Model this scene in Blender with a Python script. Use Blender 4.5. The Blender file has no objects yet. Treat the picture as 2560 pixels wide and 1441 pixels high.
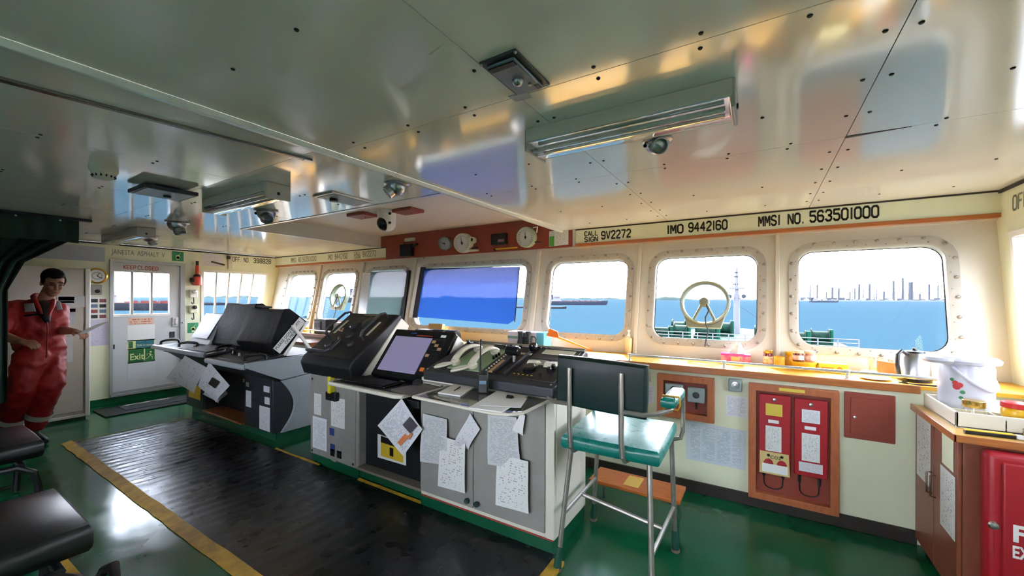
import bpy, bmesh, math, random
from mathutils import Vector, Matrix
random.seed(7)
S = bpy.context.scene
COL = S.collection
# ------------------------------------------------------------------ camera
FPX, YAW, ROLL, VH, EYE = 1003.0, math.radians(31.9), math.radians(.22), 745.0, 1.45
_s, _c = math.sin(YAW), math.cos(YAW)
cF = Vector((-_s, _c, 0)); r0 = Vector((_c, _s, 0)); u0 = Vector((0, 0, 1))
cR = r0*math.cos(ROLL)+u0*math.sin(ROLL); cU = u0*math.cos(ROLL)-r0*math.sin(ROLL)
CAM = Vector((0, 0, EYE))
cd = bpy.data.cameras.new('camera'); cam = bpy.data.objects.new('camera', cd); COL.objects.link(cam)
cam.matrix_world = Matrix(((cR.x, cU.x, -cF.x, 0), (cR.y, cU.y, -cF.y, 0), (cR.z, cU.z, -cF.z, EYE), (0, 0, 0, 1)))
cd.sensor_width = 36; cd.lens = 36*FPX/2560; cd.shift_y = (VH-720.5)/2560
cd.clip_start = .05; cd.clip_end = 40000
S.camera = cam
def ray(u, v): return cF+cR*((u-1280)/FPX)+cU*((VH-v)/FPX)
def onX(u, v, x): d = ray(u, v); return CAM+d*(x/d.x)
def onY(u, v, y): d = ray(u, v); return CAM+d*(y/d.y)
def onZ(u, v, z): d = ray(u, v); return CAM+d*((z-EYE)/d.z)
# ------------------------------------------------------------------ view, world, sun
vs = S.view_settings
vs.view_transform = 'Standard'; vs.look = 'None'; vs.gamma = 1; vs.exposure = EXPOSURE = 1.7
vs.use_curve_mapping = False
SKY = 8.0
SUN = 11.0
S.cycles.max_bounces = 16; S.cycles.diffuse_bounces = 8; S.cycles.glossy_bounces = 6; S.cycles.transparent_max_bounces = 24
W = bpy.data.worlds.new('sky'); S.world = W; W.use_nodes = True
nt = W.node_tree; bg = nt.nodes['Background']
tc = nt.nodes.new('ShaderNodeTexCoord'); sx = nt.nodes.new('ShaderNodeSeparateXYZ'); cr = nt.nodes.new('ShaderNodeValToRGB')
nt.links.new(tc.outputs['Generated'], sx.inputs[0]); nt.links.new(sx.outputs['Z'], cr.inputs[0]); nt.links.new(cr.outputs[0], bg.inputs[0])
cr.color_ramp.elements[0].position = 0.0; cr.color_ramp.elements[0].color = (.88, .87, .98, 1)
cr.color_ramp.elements[1].position = .6; cr.color_ramp.elements[1].color = (.66, .76, .98, 1)
bg.inputs[1].default_value = SKY
sd = bpy.data.lights.new('sun', 'SUN'); sd.energy = SUN; sd.angle = math.radians(.9); sd.color = (1, .94, .82)
so = bpy.data.objects.new('sun', sd); COL.objects.link(so)
so.rotation_euler = Vector((.30, -1, -1.25)).to_track_quat('-Z', 'Y').to_euler()
# ------------------------------------------------------------------ helpers
def lin(h):
    if isinstance(h, str): h = [int(h[i:i+2], 16) for i in (0, 2, 4)]
    return tuple((x/255/12.92 if x/255 <= .04045 else ((x/255+.055)/1.055)**2.4) for x in h)+(1,)
MATS = {}
def mat(name, col, rough=.5, metal=0, bump=0, bscale=60, var=0, vscale=8, spec=.5, coat=0, emit=0, stretch=None, col2=None, rvar=0):
    if name in MATS: return MATS[name]
    m = bpy.data.materials.new(name); m.use_nodes = True; n = m.node_tree; b = n.nodes['Principled BSDF']
    c = lin(col); b.inputs['Base Color'].default_value = c; b.inputs['Roughness'].default_value = rough
    b.inputs['Metallic'].default_value = metal; b.inputs['Specular IOR Level'].default_value = spec
    b.inputs['Coat Weight'].default_value = coat; b.inputs['Coat Roughness'].default_value = .08
    co = None
    def coord(scale):
        t = n.nodes.new('ShaderNodeTexCoord'); mp = n.nodes.new('ShaderNodeMapping')
        n.links.new(t.outputs['Object'], mp.inputs[0])
        if stretch: mp.inputs['Scale'].default_value = stretch
        nz = n.nodes.new('ShaderNodeTexNoise'); nz.inputs['Scale'].default_value = scale; nz.inputs['Detail'].default_value = 5
        n.links.new(mp.outputs[0], nz.inputs['Vector']); return nz
    if var or col2:
        nz = coord(vscale); rp = n.nodes.new('ShaderNodeValToRGB')
        c2 = lin(col2) if col2 else tuple(x*(1-var) for x in c[:3])+(1,)
        rp.color_ramp.elements[0].color = c2; rp.color_ramp.elements[1].color = c
        rp.color_ramp.elements[0].position = .35; rp.color_ramp.elements[1].position = .65
        n.links.new(nz.outputs[0], rp.inputs[0]); n.links.new(rp.outputs[0], b.inputs['Base Color'])
    if rvar:
        nz = coord(vscale*1.7); mr = n.nodes.new('ShaderNodeMapRange'); mr.inputs[1].default_value = .3; mr.inputs[2].default_value = .7
        mr.inputs[3].default_value = max(rough-rvar, .02); mr.inputs[4].default_value = rough+rvar
        n.links.new(nz.outputs[0], mr.inputs[0]); n.links.new(mr.outputs[0], b.inputs['Roughness'])
    if bump:
        nz = coord(bscale); bp = n.nodes.new('ShaderNodeBump'); bp.inputs['Strength'].default_value = bump; bp.inputs['Distance'].default_value = .01
        n.links.new(nz.outputs[0], bp.inputs['Height']); n.links.new(bp.outputs[0], b.inputs['Normal'])
    if emit:
        b.inputs['Emission Color'].default_value = c; b.inputs['Emission Strength'].default_value = emit
    MATS[name] = m; return m
def clear_mat(name, tint, gloss=.08, rough=0.0):
    """thin clear sheet: see-through with a faint mirror reflection"""
    m = bpy.data.materials.new(name); m.use_nodes = True; n = m.node_tree; n.nodes.clear()
    o = n.nodes.new('ShaderNodeOutputMaterial'); mx = n.nodes.new('ShaderNodeMixShader'); t = n.nodes.new('ShaderNodeBsdfTransparent'); g = n.nodes.new('ShaderNodeBsdfGlossy')
    t.inputs[0].default_value = tuple(tint)+(1,); g.inputs['Roughness'].default_value = rough; g.inputs[0].default_value = (1, 1, 1, 1)
    fr = n.nodes.new('ShaderNodeMath'); lw = n.nodes.new('ShaderNodeLayerWeight'); lw.inputs[0].default_value = .5; pw = n.nodes.new('ShaderNodeMath'); pw.operation = 'POWER'; pw.inputs[1].default_value = 4
    n.links.new(lw.outputs['Facing'], pw.inputs[0]); fr.operation = 'MULTIPLY_ADD'; n.links.new(pw.outputs[0], fr.inputs[0]); fr.inputs[1].default_value = gloss*4; fr.inputs[2].default_value = gloss*.4
    n.links.new(fr.outputs[0], mx.inputs[0]); n.links.new(t.outputs[0], mx.inputs[1]); n.links.new(g.outputs[0], mx.inputs[2]); n.links.new(mx.outputs[0], o.inputs[0])
    MATS[name] = m; return m
def print_mat(name, paper, ink, lines=26, dens=.5, cols=1, pic=None, scale=14, rough=.6):
    """paper with rows of small print laid out on the sheet's own UVs"""
    if name in MATS: return MATS[name]
    m = bpy.data.materials.new(name); m.use_nodes = True; n = m.node_tree; b = n.nodes['Principled BSDF']; b.inputs['Roughness'].default_value = rough
    def nd(t, **k):
        x = n.nodes.new(t)
        for a, v in k.items(): setattr(x, a, v)
        return x
    def mth(op, a, bb=None):
        x = nd('ShaderNodeMath', operation=op)
        for i, q in enumerate((a, bb)):
            if q is None: continue
            if isinstance(q, (int, float)): x.inputs[i].default_value = q
            else: n.links.new(q, x.inputs[i])
        return x.outputs[0]
    uv = nd('ShaderNodeUVMap'); sp = nd('ShaderNodeSeparateXYZ'); n.links.new(uv.outputs[0], sp.inputs[0])
    U, V = sp.outputs[0], sp.outputs[1]
    row = mth('FLOOR', mth('MULTIPLY', V, lines)); fr = mth('FRACT', mth('MULTIPLY', V, lines))
    cx = nd('ShaderNodeCombineXYZ'); n.links.new(mth('MULTIPLY', U, scale), cx.inputs[0]); n.links.new(mth('MULTIPLY', row, 3.7), cx.inputs[1])
    nz = nd('ShaderNodeTexNoise'); nz.inputs['Scale'].default_value = 1.0; nz.inputs['Detail'].default_value = 2; n.links.new(cx.outputs[0], nz.inputs['Vector'])
    a = mth('GREATER_THAN', nz.outputs[0], 1-dens if dens < .5 else .98-dens)
    ink_on = mth('MULTIPLY', a, mth('LESS_THAN', fr, .5))
    e = mth('MULTIPLY', mth('MULTIPLY', mth('GREATER_THAN', U, .08), mth('LESS_THAN', U, .92)), mth('MULTIPLY', mth('GREATER_THAN', V, .06), mth('LESS_THAN', V, .93)))
    ink_on = mth('MULTIPLY', ink_on, e)
    if cols > 1: ink_on = mth('MULTIPLY', ink_on, mth('GREATER_THAN', mth('FRACT', mth('MULTIPLY', U, cols)), .12))
    mx = nd('ShaderNodeMix', data_type='RGBA'); n.links.new(ink_on, mx.inputs['Factor'])
    mx.inputs['A'].default_value = lin(paper); mx.inputs['B'].default_value = lin(ink)
    n.links.new(mx.outputs['Result'], b.inputs['Base Color'])
    MATS[name] = m; return m

WM = {}   # world position of every object's origin
def link(o, parent, loc):
    COL.objects.link(o); WM[o] = Vector(loc)
    if parent is not None:
        o.parent = parent; o.location = Vector(loc)-WM[parent]
    else: o.location = loc
    return o
def tag(o, label=None, cat=None, group=None, kind=None):
    if label: o['label'] = label
    if cat: o['category'] = cat
    if group: o['group'] = group
    if kind: o['kind'] = kind
    return o
def thing(name, label, cat, loc, group=None):
    o = bpy.data.objects.new(name, None); o.empty_display_size = .05
    link(o, None, Vector(loc)); return tag(o, label, cat, group)
def clone(root, off, label=None, group=None):
    """copy a thing with its parts and their sub-parts, moved by off"""
    off = Vector(off); r = root.copy(); COL.objects.link(r); r.location = root.location+off; WM[r] = WM[root]+off
    if label: r['label'] = label
    if group: r['group'] = group
    for ch in list(root.children):
        c = ch.copy(); COL.objects.link(c); c.parent = r; WM[c] = WM[ch]+off
        for g in list(ch.children):
            d = g.copy(); COL.objects.link(d); d.parent = c; WM[d] = WM[g]+off
    return r
class MB:
    def __init__(s, M=None): s.v = []; s.f = []; s.uv = {}; s.M = M
    def add(s, vs, fs, uvs=None):
        b = len(s.v)
        s.v += [(s.M @ Vector(p)) if s.M else Vector(p) for p in vs]
        for i, f in enumerate(fs):
            if uvs and i in uvs: s.uv[len(s.f)] = uvs[i]
            s.f.append([b+k for k in f])
        return s
    def box(s, x0, x1, y0, y1, z0, z1):
        return s.add([(x0,y0,z0),(x1,y0,z0),(x1,y1,z0),(x0,y1,z0),(x0,y0,z1),(x1,y0,z1),(x1,y1,z1),(x0,y1,z1)],
                     [(0,3,2,1),(4,5,6,7),(0,1,5,4),(1,2,6,5),(2,3,7,6),(3,0,4,7)])
    def hexa(s, p): # bottom 4 then top 4
        return s.add(p, [(0,3,2,1),(4,5,6,7),(0,1,5,4),(1,2,6,5),(2,3,7,6),(3,0,4,7)])
    def prism(s, pts, axis, a, b):
        k = len(pts)
        def mk(p, t):
            return {'x': (t, p[0], p[1]), 'y': (p[0], t, p[1]), 'z': (p[0], p[1], t)}[axis]
        return s.add([mk(p, a) for p in pts]+[mk(p, b) for p in pts], [tuple(range(k))[::-1], tuple(range(k, 2*k))]+[(i, (i+1) % k, k+(i+1) % k, k+i) for i in range(k)])
    def loft(s, loops, close=True, cap=True, ring=False):
        k = len(loops[0]); vs = [p for l in loops for p in l]; fs = []
        n = len(loops)
        for j in range(n if ring else n-1):
            j2 = (j+1) % n
            for i in range(k if close else k-1):
                i2 = (i+1) % k; fs.append((j*k+i, j*k+i2, j2*k+i2, j2*k+i))
        if cap and close and not ring: fs += [tuple(range(k))[::-1], tuple(range((n-1)*k, n*k))]
        return s.add(vs, fs)
    def tube(s, path, r, n=8, closed=False, cap=True):
        P = [Vector(p) for p in path]; R = r if isinstance(r, (list, tuple)) else [r]*len(P); loops = []; up = None; N = len(P)
        for i, p in enumerate(P):
            if closed: t = (P[(i+1) % N]-P[i-1])
            else: t = (P[min(i+1, N-1)]-P[max(i-1, 0)])
            t = t.normalized() if t.length > 1e-9 else Vector((0, 0, 1))
            if up is None:
                up = Vector((0, 0, 1)) if abs(t.z) < .9 else Vector((1, 0, 0))
            a = up-t*up.dot(t)
            if a.length < 1e-6: a = t.orthogonal()
            a.normalize(); b = t.cross(a); up = a
            loops.append([p+(a*math.cos(2*math.pi*k/n)+b*math.sin(2*math.pi*k/n))*R[i] for k in range(n)])
        return s.loft(loops, ring=closed, cap=cap)
    def cyl(s, p0, p1, r0, r1=None, n=16): return s.tube([p0, p1], [r0, r0 if r1 is None else r1], n)
    def lathe(s, prof, c=(0, 0, 0), axis=(0, 0, 1), n=20):
        ax = Vector(axis).normalized(); a = ax.orthogonal().normalized(); b = ax.cross(a); c = Vector(c)
        return s.loft([[c+ax*z+(a*math.cos(2*math.pi*k/n)+b*math.sin(2*math.pi*k/n))*max(r, 1e-4) for k in range(n)] for r, z in prof], cap=False)
    def sphere(s, c, r, n=16, m=10, sc=(1, 1, 1), axis=(0, 0, 1)):
        if sc == (1, 1, 1): return s.lathe([(r*math.sin(math.pi*i/m), -r*math.cos(math.pi*i/m)) for i in range(m+1)], c, axis, n)
        c = Vector(c); L = []
        for i in range(m+1):
            th = math.pi*i/m
            L.append([c+Vector((r*sc[0]*max(math.sin(th), 1e-4)*math.cos(2*math.pi*k/n), r*sc[1]*max(math.sin(th), 1e-4)*math.sin(2*math.pi*k/n), -r*sc[2]*math.cos(th))) for k in range(n)])
        return s.loft(L)
    def plate(s, p, t=.002):
        """sheet through 4 corners (BL, BR, TR, TL seen from its front), thickness t behind it; front face carries UVs"""
        p = [Vector(q) for q in p]; nn = (p[1]-p[0]).cross(p[3]-p[0]).normalized()
        return s.add([q-nn*t for q in p]+p, [(0,3,2,1),(4,5,6,7),(0,1,5,4),(1,2,6,5),(2,3,7,6),(3,0,4,7)], {1: [(0,0),(1,0),(1,1),(0,1)]})
    def sheet(s, p, t=.001, nu=8, nv=10, fn=None):
        """bent sheet: bilinear patch through corners pushed by fn(u,v) along the normal"""
        p = [Vector(q) for q in p]; nn = (p[1]-p[0]).cross(p[3]-p[0]).normalized(); G = []; B = []
        for j in range(nv+1):
            for i in range(nu+1):
                a, b = i/nu, j/nv; q = (p[0]*(1-a)+p[1]*a)*(1-b)+(p[3]*(1-a)+p[2]*a)*b
                q = q+nn*(fn(a, b) if fn else 0); G.append(q); B.append(q-nn*t)
        fs = []; uvs = {}; k = nu+1; o = len(G)
        for j in range(nv):
            for i in range(nu):
                q = (j*k+i, j*k+i+1, (j+1)*k+i+1, (j+1)*k+i); uvs[len(fs)] = [(i/nu, j/nv), ((i+1)/nu, j/nv), ((i+1)/nu, (j+1)/nv), (i/nu, (j+1)/nv)]; fs.append(q)
                fs.append(tuple(o+x for x in q[::-1]))
        for i in range(nu): fs += [(i, o+i, o+i+1, i+1), (nv*k+i+1, o+nv*k+i+1, o+nv*k+i, nv*k+i)]
        for j in range(nv): fs += [((j+1)*k, o+(j+1)*k, o+j*k, j*k), (j*k+nu, o+j*k+nu, o+(j+1)*k+nu, (j+1)*k+nu)]
        return s.add(G+B, fs, uvs)
    def build(s, name, m, parent=None, bevel=0, seg=2, smooth=35, sub=0, recalc=True):
        xs = [p.x for p in s.v]; ys = [p.y for p in s.v]; zs = [p.z for p in s.v]
        o0 = Vector(((min(xs)+max(xs))/2, (min(ys)+max(ys))/2, min(zs)))
        me = bpy.data.meshes.new(name); me.from_pydata([p-o0 for p in s.v], [], s.f); me.update()
        if s.uv:
            ul = me.uv_layers.new(name='UVMap')
            for fi, uvs in s.uv.items():
                for li, c in zip(me.polygons[fi].loop_indices, uvs): ul.data[li].uv = c
        if recalc and not s.uv:
            b = bmesh.new(); b.from_mesh(me); bmesh.ops.recalc_face_normals(b, faces=b.faces); b.to_mesh(me); b.free()
        if smooth:
            me.polygons.foreach_set('use_smooth', [True]*len(me.polygons)); me.set_sharp_from_angle(angle=math.radians(smooth))
        me.materials.append(m)
        o = bpy.data.objects.new(name, me); link(o, parent, o0)
        if bevel:
            md = o.modifiers.new('bevel', 'BEVEL'); md.width = bevel; md.segments = seg; md.limit_method = 'ANGLE'; md.angle_limit = math.radians(40); md.harden_normals = False
        if sub: md = o.modifiers.new('subd', 'SUBSURF'); md.levels = sub; md.render_levels = sub
        return o
def struct(o): o['kind'] = 'structure'; return o
def rrect(w, h, r, n=6):
    """rounded rectangle loop, centre origin, counter-clockwise"""
    L = []
    for cx, cy, a0 in ((w/2-r, h/2-r, 0), (-w/2+r, h/2-r, 90), (-w/2+r, -h/2+r, 180), (w/2-r, -h/2+r, 270)):
        for k in range(n+1):
            a = math.radians(a0+90*k/n); L.append((cx+r*math.cos(a), cy+r*math.sin(a)))
    return L
def frame(o, ux, uy, nrm):
    """matrix with local x,y,z on three world vectors, origin o"""
    ux, uy, nrm = Vector(ux).normalized(), Vector(uy).normalized(), Vector(nrm).normalized()
    return Matrix(((ux.x, uy.x, nrm.x, o[0]), (ux.y, uy.y, nrm.y, o[1]), (ux.z, uy.z, nrm.z, o[2]), (0, 0, 0, 1)))
def text(txt, size, M, name, m, parent, depth=.0008, align='LEFT', xs=1.0, bold=0.0):
    cu = bpy.data.curves.new('lettering', 'FONT'); cu.body = txt; cu.size = size; cu.extrude = depth; cu.align_x = align; cu.offset = bold; cu.resolution_u = 3
    tmp = bpy.data.objects.new('lettering', cu); COL.objects.link(tmp)
    me = bpy.data.meshes.new_from_object(tmp, depsgraph=bpy.context.evaluated_depsgraph_get()) if False else tmp.to_mesh().copy()
    bpy.data.objects.remove(tmp)
    me.transform(M @ Matrix.Diagonal((xs, 1, 1, 1)))
    c = sum((v.co for v in me.vertices), Vector())/max(len(me.vertices), 1)
    me.transform(Matrix.Translation(-c)); me.materials.clear(); me.materials.append(m); me.name = name
    return link(bpy.data.objects.new(name, me), parent, c)
GL = {  # stencil strokes on a 4 x 6 grid, broken where the stencil bridges are
 'A': ['0,0 1.6,5.8', '4,0 2.4,5.8', '1.1,2 2.9,2'], 'C': ['4,5 3,6 2.3,6', '1.7,6 1,6 0,5 0,1 1,0 1.7,0', '2.3,0 3,0 4,1'], 'L': ['0,6 0,.7', '.2,0 3.6,0'], 'S': ['4,5 3,6 1,6 0,5 0,4 1,3.2 1.7,3.1', '2.3,2.9 3,2.8 4,2 4,1 3,0 1,0 0,1'],
 'I': ['2,0 2,6'], 'G': ['4,5 3,6 2.3,6', '1.7,6 1,6 0,5 0,1 1,0 1.7,0', '2.3,0 3,0 4,.6 4,2.6 2.6,2.6'], 'N': ['0,0 0,6', '.6,5.6 3.4,.4', '4,0 4,6'], 'M': ['0,0 0,6', '.7,5.6 1.9,2', '2.1,2 3.3,5.6', '4,6 4,0'], 'O': ['1.7,6 1,6 0,5 0,1 1,0 1.7,0', '2.3,0 3,0 4,1 4,5 3,6 2.3,6'],
 'V': ['0,6 1.7,.3', '4,6 2.3,.3'], 'F': ['0,0 0,6', '.6,6 3.8,6', '.6,3.2 3,3.2'], '.': ['1.8,.1 2.2,.1'], ' ': [], 'K': ['0,0 0,6', '.6,3 4,6', '1.4,3 4,0'], 'E': ['0,0 0,6', '.6,6 3.8,6', '.6,3.1 3,3.1', '.6,0 3.8,0'], 'P': ['0,0 0,6', '.6,6 3,6 4,5 4,4 3,3 .6,3'], 'D': ['0,0 0,6', '.6,6 2.6,6 4,4.6 4,1.4 2.6,0 .6,0'], 'J': ['3,6 3,1.2 2.2,0 1,0 .2,1'], 'T': ['0,6 4,6', '2,5.4 2,0'], 'H': ['0,0 0,6', '4,0 4,6', '.6,3 3.4,3'],
 '0': ['1.7,6 1,6 0,5 0,1 1,0 1.7,0', '2.3,0 3,0 4,1 4,5 3,6 2.3,6'], '1': ['2,0 2,6'], '2': ['0,5 1,6 3,6 4,5 4,4 .4,.8', '0,0 4,0'], '3': ['0,5 1,6 3,6 4,5 4,4 3,3.2 1.8,3.1', '2.6,2.8 3,2.8 4,2 4,1 3,0 1,0 0,1'], '4': ['2.8,6 0,2 2.2,2', '2.8,1.6 4,1.9', '3,5.4 3,2.6', '3,1.4 3,0'], '5': ['4,6 .2,6 .2,3.4', '.8,3.6 3,3.6 4,2.6 4,1 3,0 1,0 0,1'], '6': ['3.8,5 3,6 1,6 0,5 0,1 1,0 1.7,0', '2.3,0 3,0 4,1 4,2.4 3,3.3 .6,3.3'], '7': ['0,6 4,6', '3.8,5.4 1.4,0'], '8': ['1.7,6 1,6 0,5.2 0,4 1,3.2 3,2.8 4,2 4,1 3,0 2.3,0', '1.7,0 1,0 0,1 0,2 1,2.9', '2.3,6 3,6 4,5.2 4,4 3,3.2'], '9': ['.2,1 1,0 3,0 4,1 4,5 3,6 2.3,6', '1.7,6 1,6 0,5 0,3.7 1,2.8 3.4,2.8']}
def stencil(txt, M, h, name, m, parent, w=.62, adv=None, th=.9, t=.0012):
    """stencilled lettering, cap height h, in the xy plane of M (thin raised paint)"""
    mb = MB(M); k = h/6.0; kx = k*w*1.5; x = 0.0
    for ch in txt:
        xo = x-(1.1*kx if ch in 'I1.' and adv is None else 0)
        for st in GL[ch]:
            P = [Vector([float(q) for q in p.split(',')]) for p in st.split()]
            for a, b in zip(P, P[1:]):
                d = (b-a); d = d.normalized() if d.length else Vector((1, 0)); nn = Vector((-d.y, d.x))*th/2; e = d*th*.25
                q = [a-e+nn, a-e-nn, b+e-nn, b+e+nn]
                mb.prism([(xo+z.x*kx, z.y*k) for z in q], 'z', 0, t)
        x += kx*(adv or 5.6)*(.55 if ch in 'I1.' and adv is None else 1)
    o = mb.build(name, m, parent, smooth=0); return o
# ------------------------------------------------------------------ materials
m_wall = mat('wall_paint', 'e0e3c6', .35, var=.06, vscale=3)
m_panel = mat('window_panel_paint', 'd3cdbc', .4, var=.04, vscale=4)
m_ceil = mat('ceiling_enamel', 'e2e0d3', .10, bump=.006, bscale=3.5, var=.05, vscale=2, spec=.9)
m_floor = mat('floor_paint', '0b5a37', .15, bump=.05, bscale=9, var=.25, vscale=2.5, rvar=.07, spec=.35)
m_black = mat('black_plastic', '0f1012', .42)
m_blackg = mat('black_gloss', '0f1013', .16)
m_white = mat('white_paint', 'ebe9e2', .35)
m_steel = mat('brushed_steel', 'b9babb', .28, 1)
m_chrome = mat('chrome', 'd5d6d8', .12, 1)
m_frame = mat('window_frame_paint', 'b5b0a4', .3, var=.08, vscale=12)
m_bolt = mat('bolt_paint', '8f8a80', .4, .2)
m_gasket = mat('dark_gasket', '2a231f', .6)
m_wood = mat('orange_wood', 'b5692f', .35, var=.25, vscale=6, stretch=(1, 14, 14), coat=.3)
m_redwood = mat('red_brown_board', '93402f', .42, var=.12, vscale=5, stretch=(2, 12, 12))
m_counter = mat('varnished_counter', 'd9a035', .4, var=.14, vscale=5, stretch=(1, 10, 10), spec=.2)
m_ink = mat('stencil_ink', '1d1d1a', .6)
m_inkg = mat('faded_ink', '7d8271', .6)
m_inkr = mat('red_ink', 'b4574d', .6)
m_glass = clear_mat('window_glass', (.97, .985, .98), .012)
m_alu = mat('aluminium', 'c8c9c6', .3, .8)
# ------------------------------------------------------------------ room shell
XL, XR, YF, YB, ZC = -7.4, 1.31, 3.28, -2.4, 2.16
WB, WZ, WK = 3.72, .94, .2
WN = math.sqrt(1+WK*WK); wE = Vector((0, WK, 1))/WN; wN = Vector((0, -1, WK))/WN
def PW(x, s, n=0): return Vector((x, WB, WZ))+wE*s+wN*n
def wM(x, s, n=0): return frame(PW(x, s, n), (1, 0, 0), wE, wN)
def sz(z): return (z-WZ)*WN
def onWin(u, v, n=0):
    d = ray(u, v); p0 = PW(0, 0, n); return CAM+d*((p0-CAM).dot(wN)/d.dot(wN))
struct(MB().box(XL-.1, XR+.1, YB-.1, 4.0, -.1, 0).build('floor', m_floor, smooth=0))
tag(bpy.data.objects['floor'], 'glossy green painted deck floor of the bridge')
# ceiling: dark backing with enamelled panels screwed below it
RX0, RX1, RY0, ZR = -4.6, -1.79, 2.08, 2.315
cb = MB(); cb.box(XL-.1, XR+.1, YB-.1, RY0-.012, ZC+.02, ZC+.05); cb.box(XL-.1, RX0-.012, RY0-.012, 4.05, ZC+.02, ZC+.05); cb.box(RX1+.012, XR+.1, RY0-.012, 4.05, ZC+.02, ZC+.05)
cb.box(RX0-.05, RX1+.05, RY0-.05, 4.05, ZR+.01, ZR+.04)
ceil = struct(cb.build('ceiling', m_gasket, smooth=0)); tag(ceil, 'glossy off white panelled bridge ceiling')
def cpanel(x0, x1, y0, y1, z=ZC, m=m_ceil): return MB().box(x0+.0015, x1-.0015, y0+.0015, y1-.0015, z, z+.02).build('ceiling_panel', m, ceil, smooth=0)
Yf = 3.905
for x0, x1 in ((RX1, -.73), (-.73, .31), (.31, XR)):
    for y0, y1 in ((YB, 1.21), (1.21, 2.26), (2.26, Yf)): cpanel(x0, x1, y0, y1)
for x0, x1 in ((XL, -6.45), (-6.45, -5.5), (-5.5, RX0)):
    for y0, y1 in ((YB, .15), (.15, 1.15), (1.15, RY0), (RY0, Yf)): cpanel(x0, x1, y0, y1)
for x0, x1 in ((RX0, -3.65), (-3.65, -2.72), (-2.72, RX1)):
    for y0, y1 in ((YB, .15), (.15, 1.15), (1.15, RY0)): cpanel(x0, x1, y0, y1)
m_rec = mat('recess_panel', 'd8d2c2', .4)
MB().box(RX0-.02, RX1+.02, RY0-.02, 4.0, ZR, ZR+.01).build('recess_panel', m_rec, ceil, smooth=0)
fr = MB(); fr.box(RX0-.012, RX0, RY0-.012, 3.9, ZC, ZR); fr.box(RX1, RX1+.012, RY0-.012, 3.9, ZC, ZR); fr.box(RX0-.012, RX1+.012, RY0-.012, RY0, ZC, ZR)
fr.build('recess_side', m_rec, ceil, smooth=0)
ed = MB(); ed.box(RX0-.025, RX0+.004, RY0-.025, 3.9, ZC-.004, ZC); ed.box(RX0-.025, RX1+.01, RY0-.025, RY0+.004, ZC-.004, ZC); ed.build('recess_edging', m_alu, ceil, smooth=0)
sc = MB()
def screw(x, y, z=ZC): sc.lathe([(.0, -.004), (.005, -.004), (.007, 0), (0, 0)], (x, y, z), n=8)
for y in (.25, .62, 1.0, 1.42, 1.7, 2.0, 2.45, 2.75, 3.05, 3.35, 3.6):
    for x in (.31, -.73): screw(x-.035, y); screw(x+.035, y+.004)
for x in (-1.6, -1.25, -.95, -.45, -.15, .1, .6, .95, 1.2):
    screw(x, 1.245); screw(x+.01, 1.175); screw(x, 2.295); screw(x+.01, 2.225)
for x in (-1.4, -1.05, -.4, 0, .65, 1.0): screw(x, 3.0); screw(x+.02, 3.6); screw(x, 1.85); screw(x, .6)
for x in (-6.45, -5.5, -4.6, -3.65, -2.72):
    for y in (.4, .8, 1.3, 1.6, 1.9): screw(x-.03, y); screw(x+.03, y)
tag(sc.build('panel_screws', m_gasket, ceil), kind='stuff')
MB().prism([(.309, 2.248), (.309, 2.276), (.40, 2.268), (.52, 2.2615)], 'z', ZC-.002, ZC+.001).build('sagging_joint', m_gasket, ceil, smooth=0)
# long white batten along the ceiling step and the slim metal curtain track beside it
struct(MB().prism([(RX1-.03, ZC), (RX1-.03, ZC-.012), (RX1-.012, ZC-.022), (RX1+.012, ZC-.022), (RX1+.022, ZC)], 'y', YB, 3.88).build('trim_1', mat('batten_paint', 'dfe3dc', .25), bevel=.002))
# lower front wall, raised windows wall, side walls and back wall
struct(MB().box(XL, XR, YF, YF+.06, 0, .92).build('wall_front', m_wall, smooth=0))
CELLS = [-7.4, -6.095, -5.035, -3.97, -2.08, -.985, .107, 1.31]
GLS = [(-7.0, -6.22), (-5.97, -5.18), (-4.89, -4.10), (-3.84, -2.22), (-1.915, -1.10), (-.838, -.03), (.243, 1.06)]
S0, S1 = sz(1.10), sz(1.83)
wp = MB()
def ringcell(mb, x0, x1, s0, s1, cx, cs, w, h, r, n0, n1):
    inn = [(cx+a, cs+b) for a, b in rrect(w, h, r)]; k = 7
    out = []
    for c in ((x1, s1), (x0, s1), (x0, s0), (x1, s0)): out += [c]*k
    for n in (n0, n1):
        vs = [PW(a, b, n) for a, b in inn]+[PW(*c, n) for c in ((x1, s1), (x0, s1), (x0, s0), (x1, s0))]; fs = []; N = len(inn)
        for i in range(N):
            j = (i+1) % N; ci, cj = N+i//k, N+j//k
            fs.append((i, j, ci) if ci == cj else (i, j, cj, ci))
        mb.add(vs, fs)
    mb.add([PW(a, b, n0) for a, b in inn]+[PW(a, b, n1) for a, b in inn], [(i, (i+1) % len(inn), len(inn)+(i+1) % len(inn), len(inn)+i) for i in range(len(inn))])
SM, ST = (S0+S1)/2, sz(2.03)
for i, (a, b) in enumerate(GLS):
    ringcell(wp, CELLS[i], CELLS[i+1], -.02, ST, (a+b)/2, SM, b-a+.03, S1-S0+.03, .13, 0, -.09)
wfu = struct(wp.build('wall_front_upper', m_panel, smooth=0)); tag(wfu, 'cream steel wall around the row of front windows')
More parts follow.
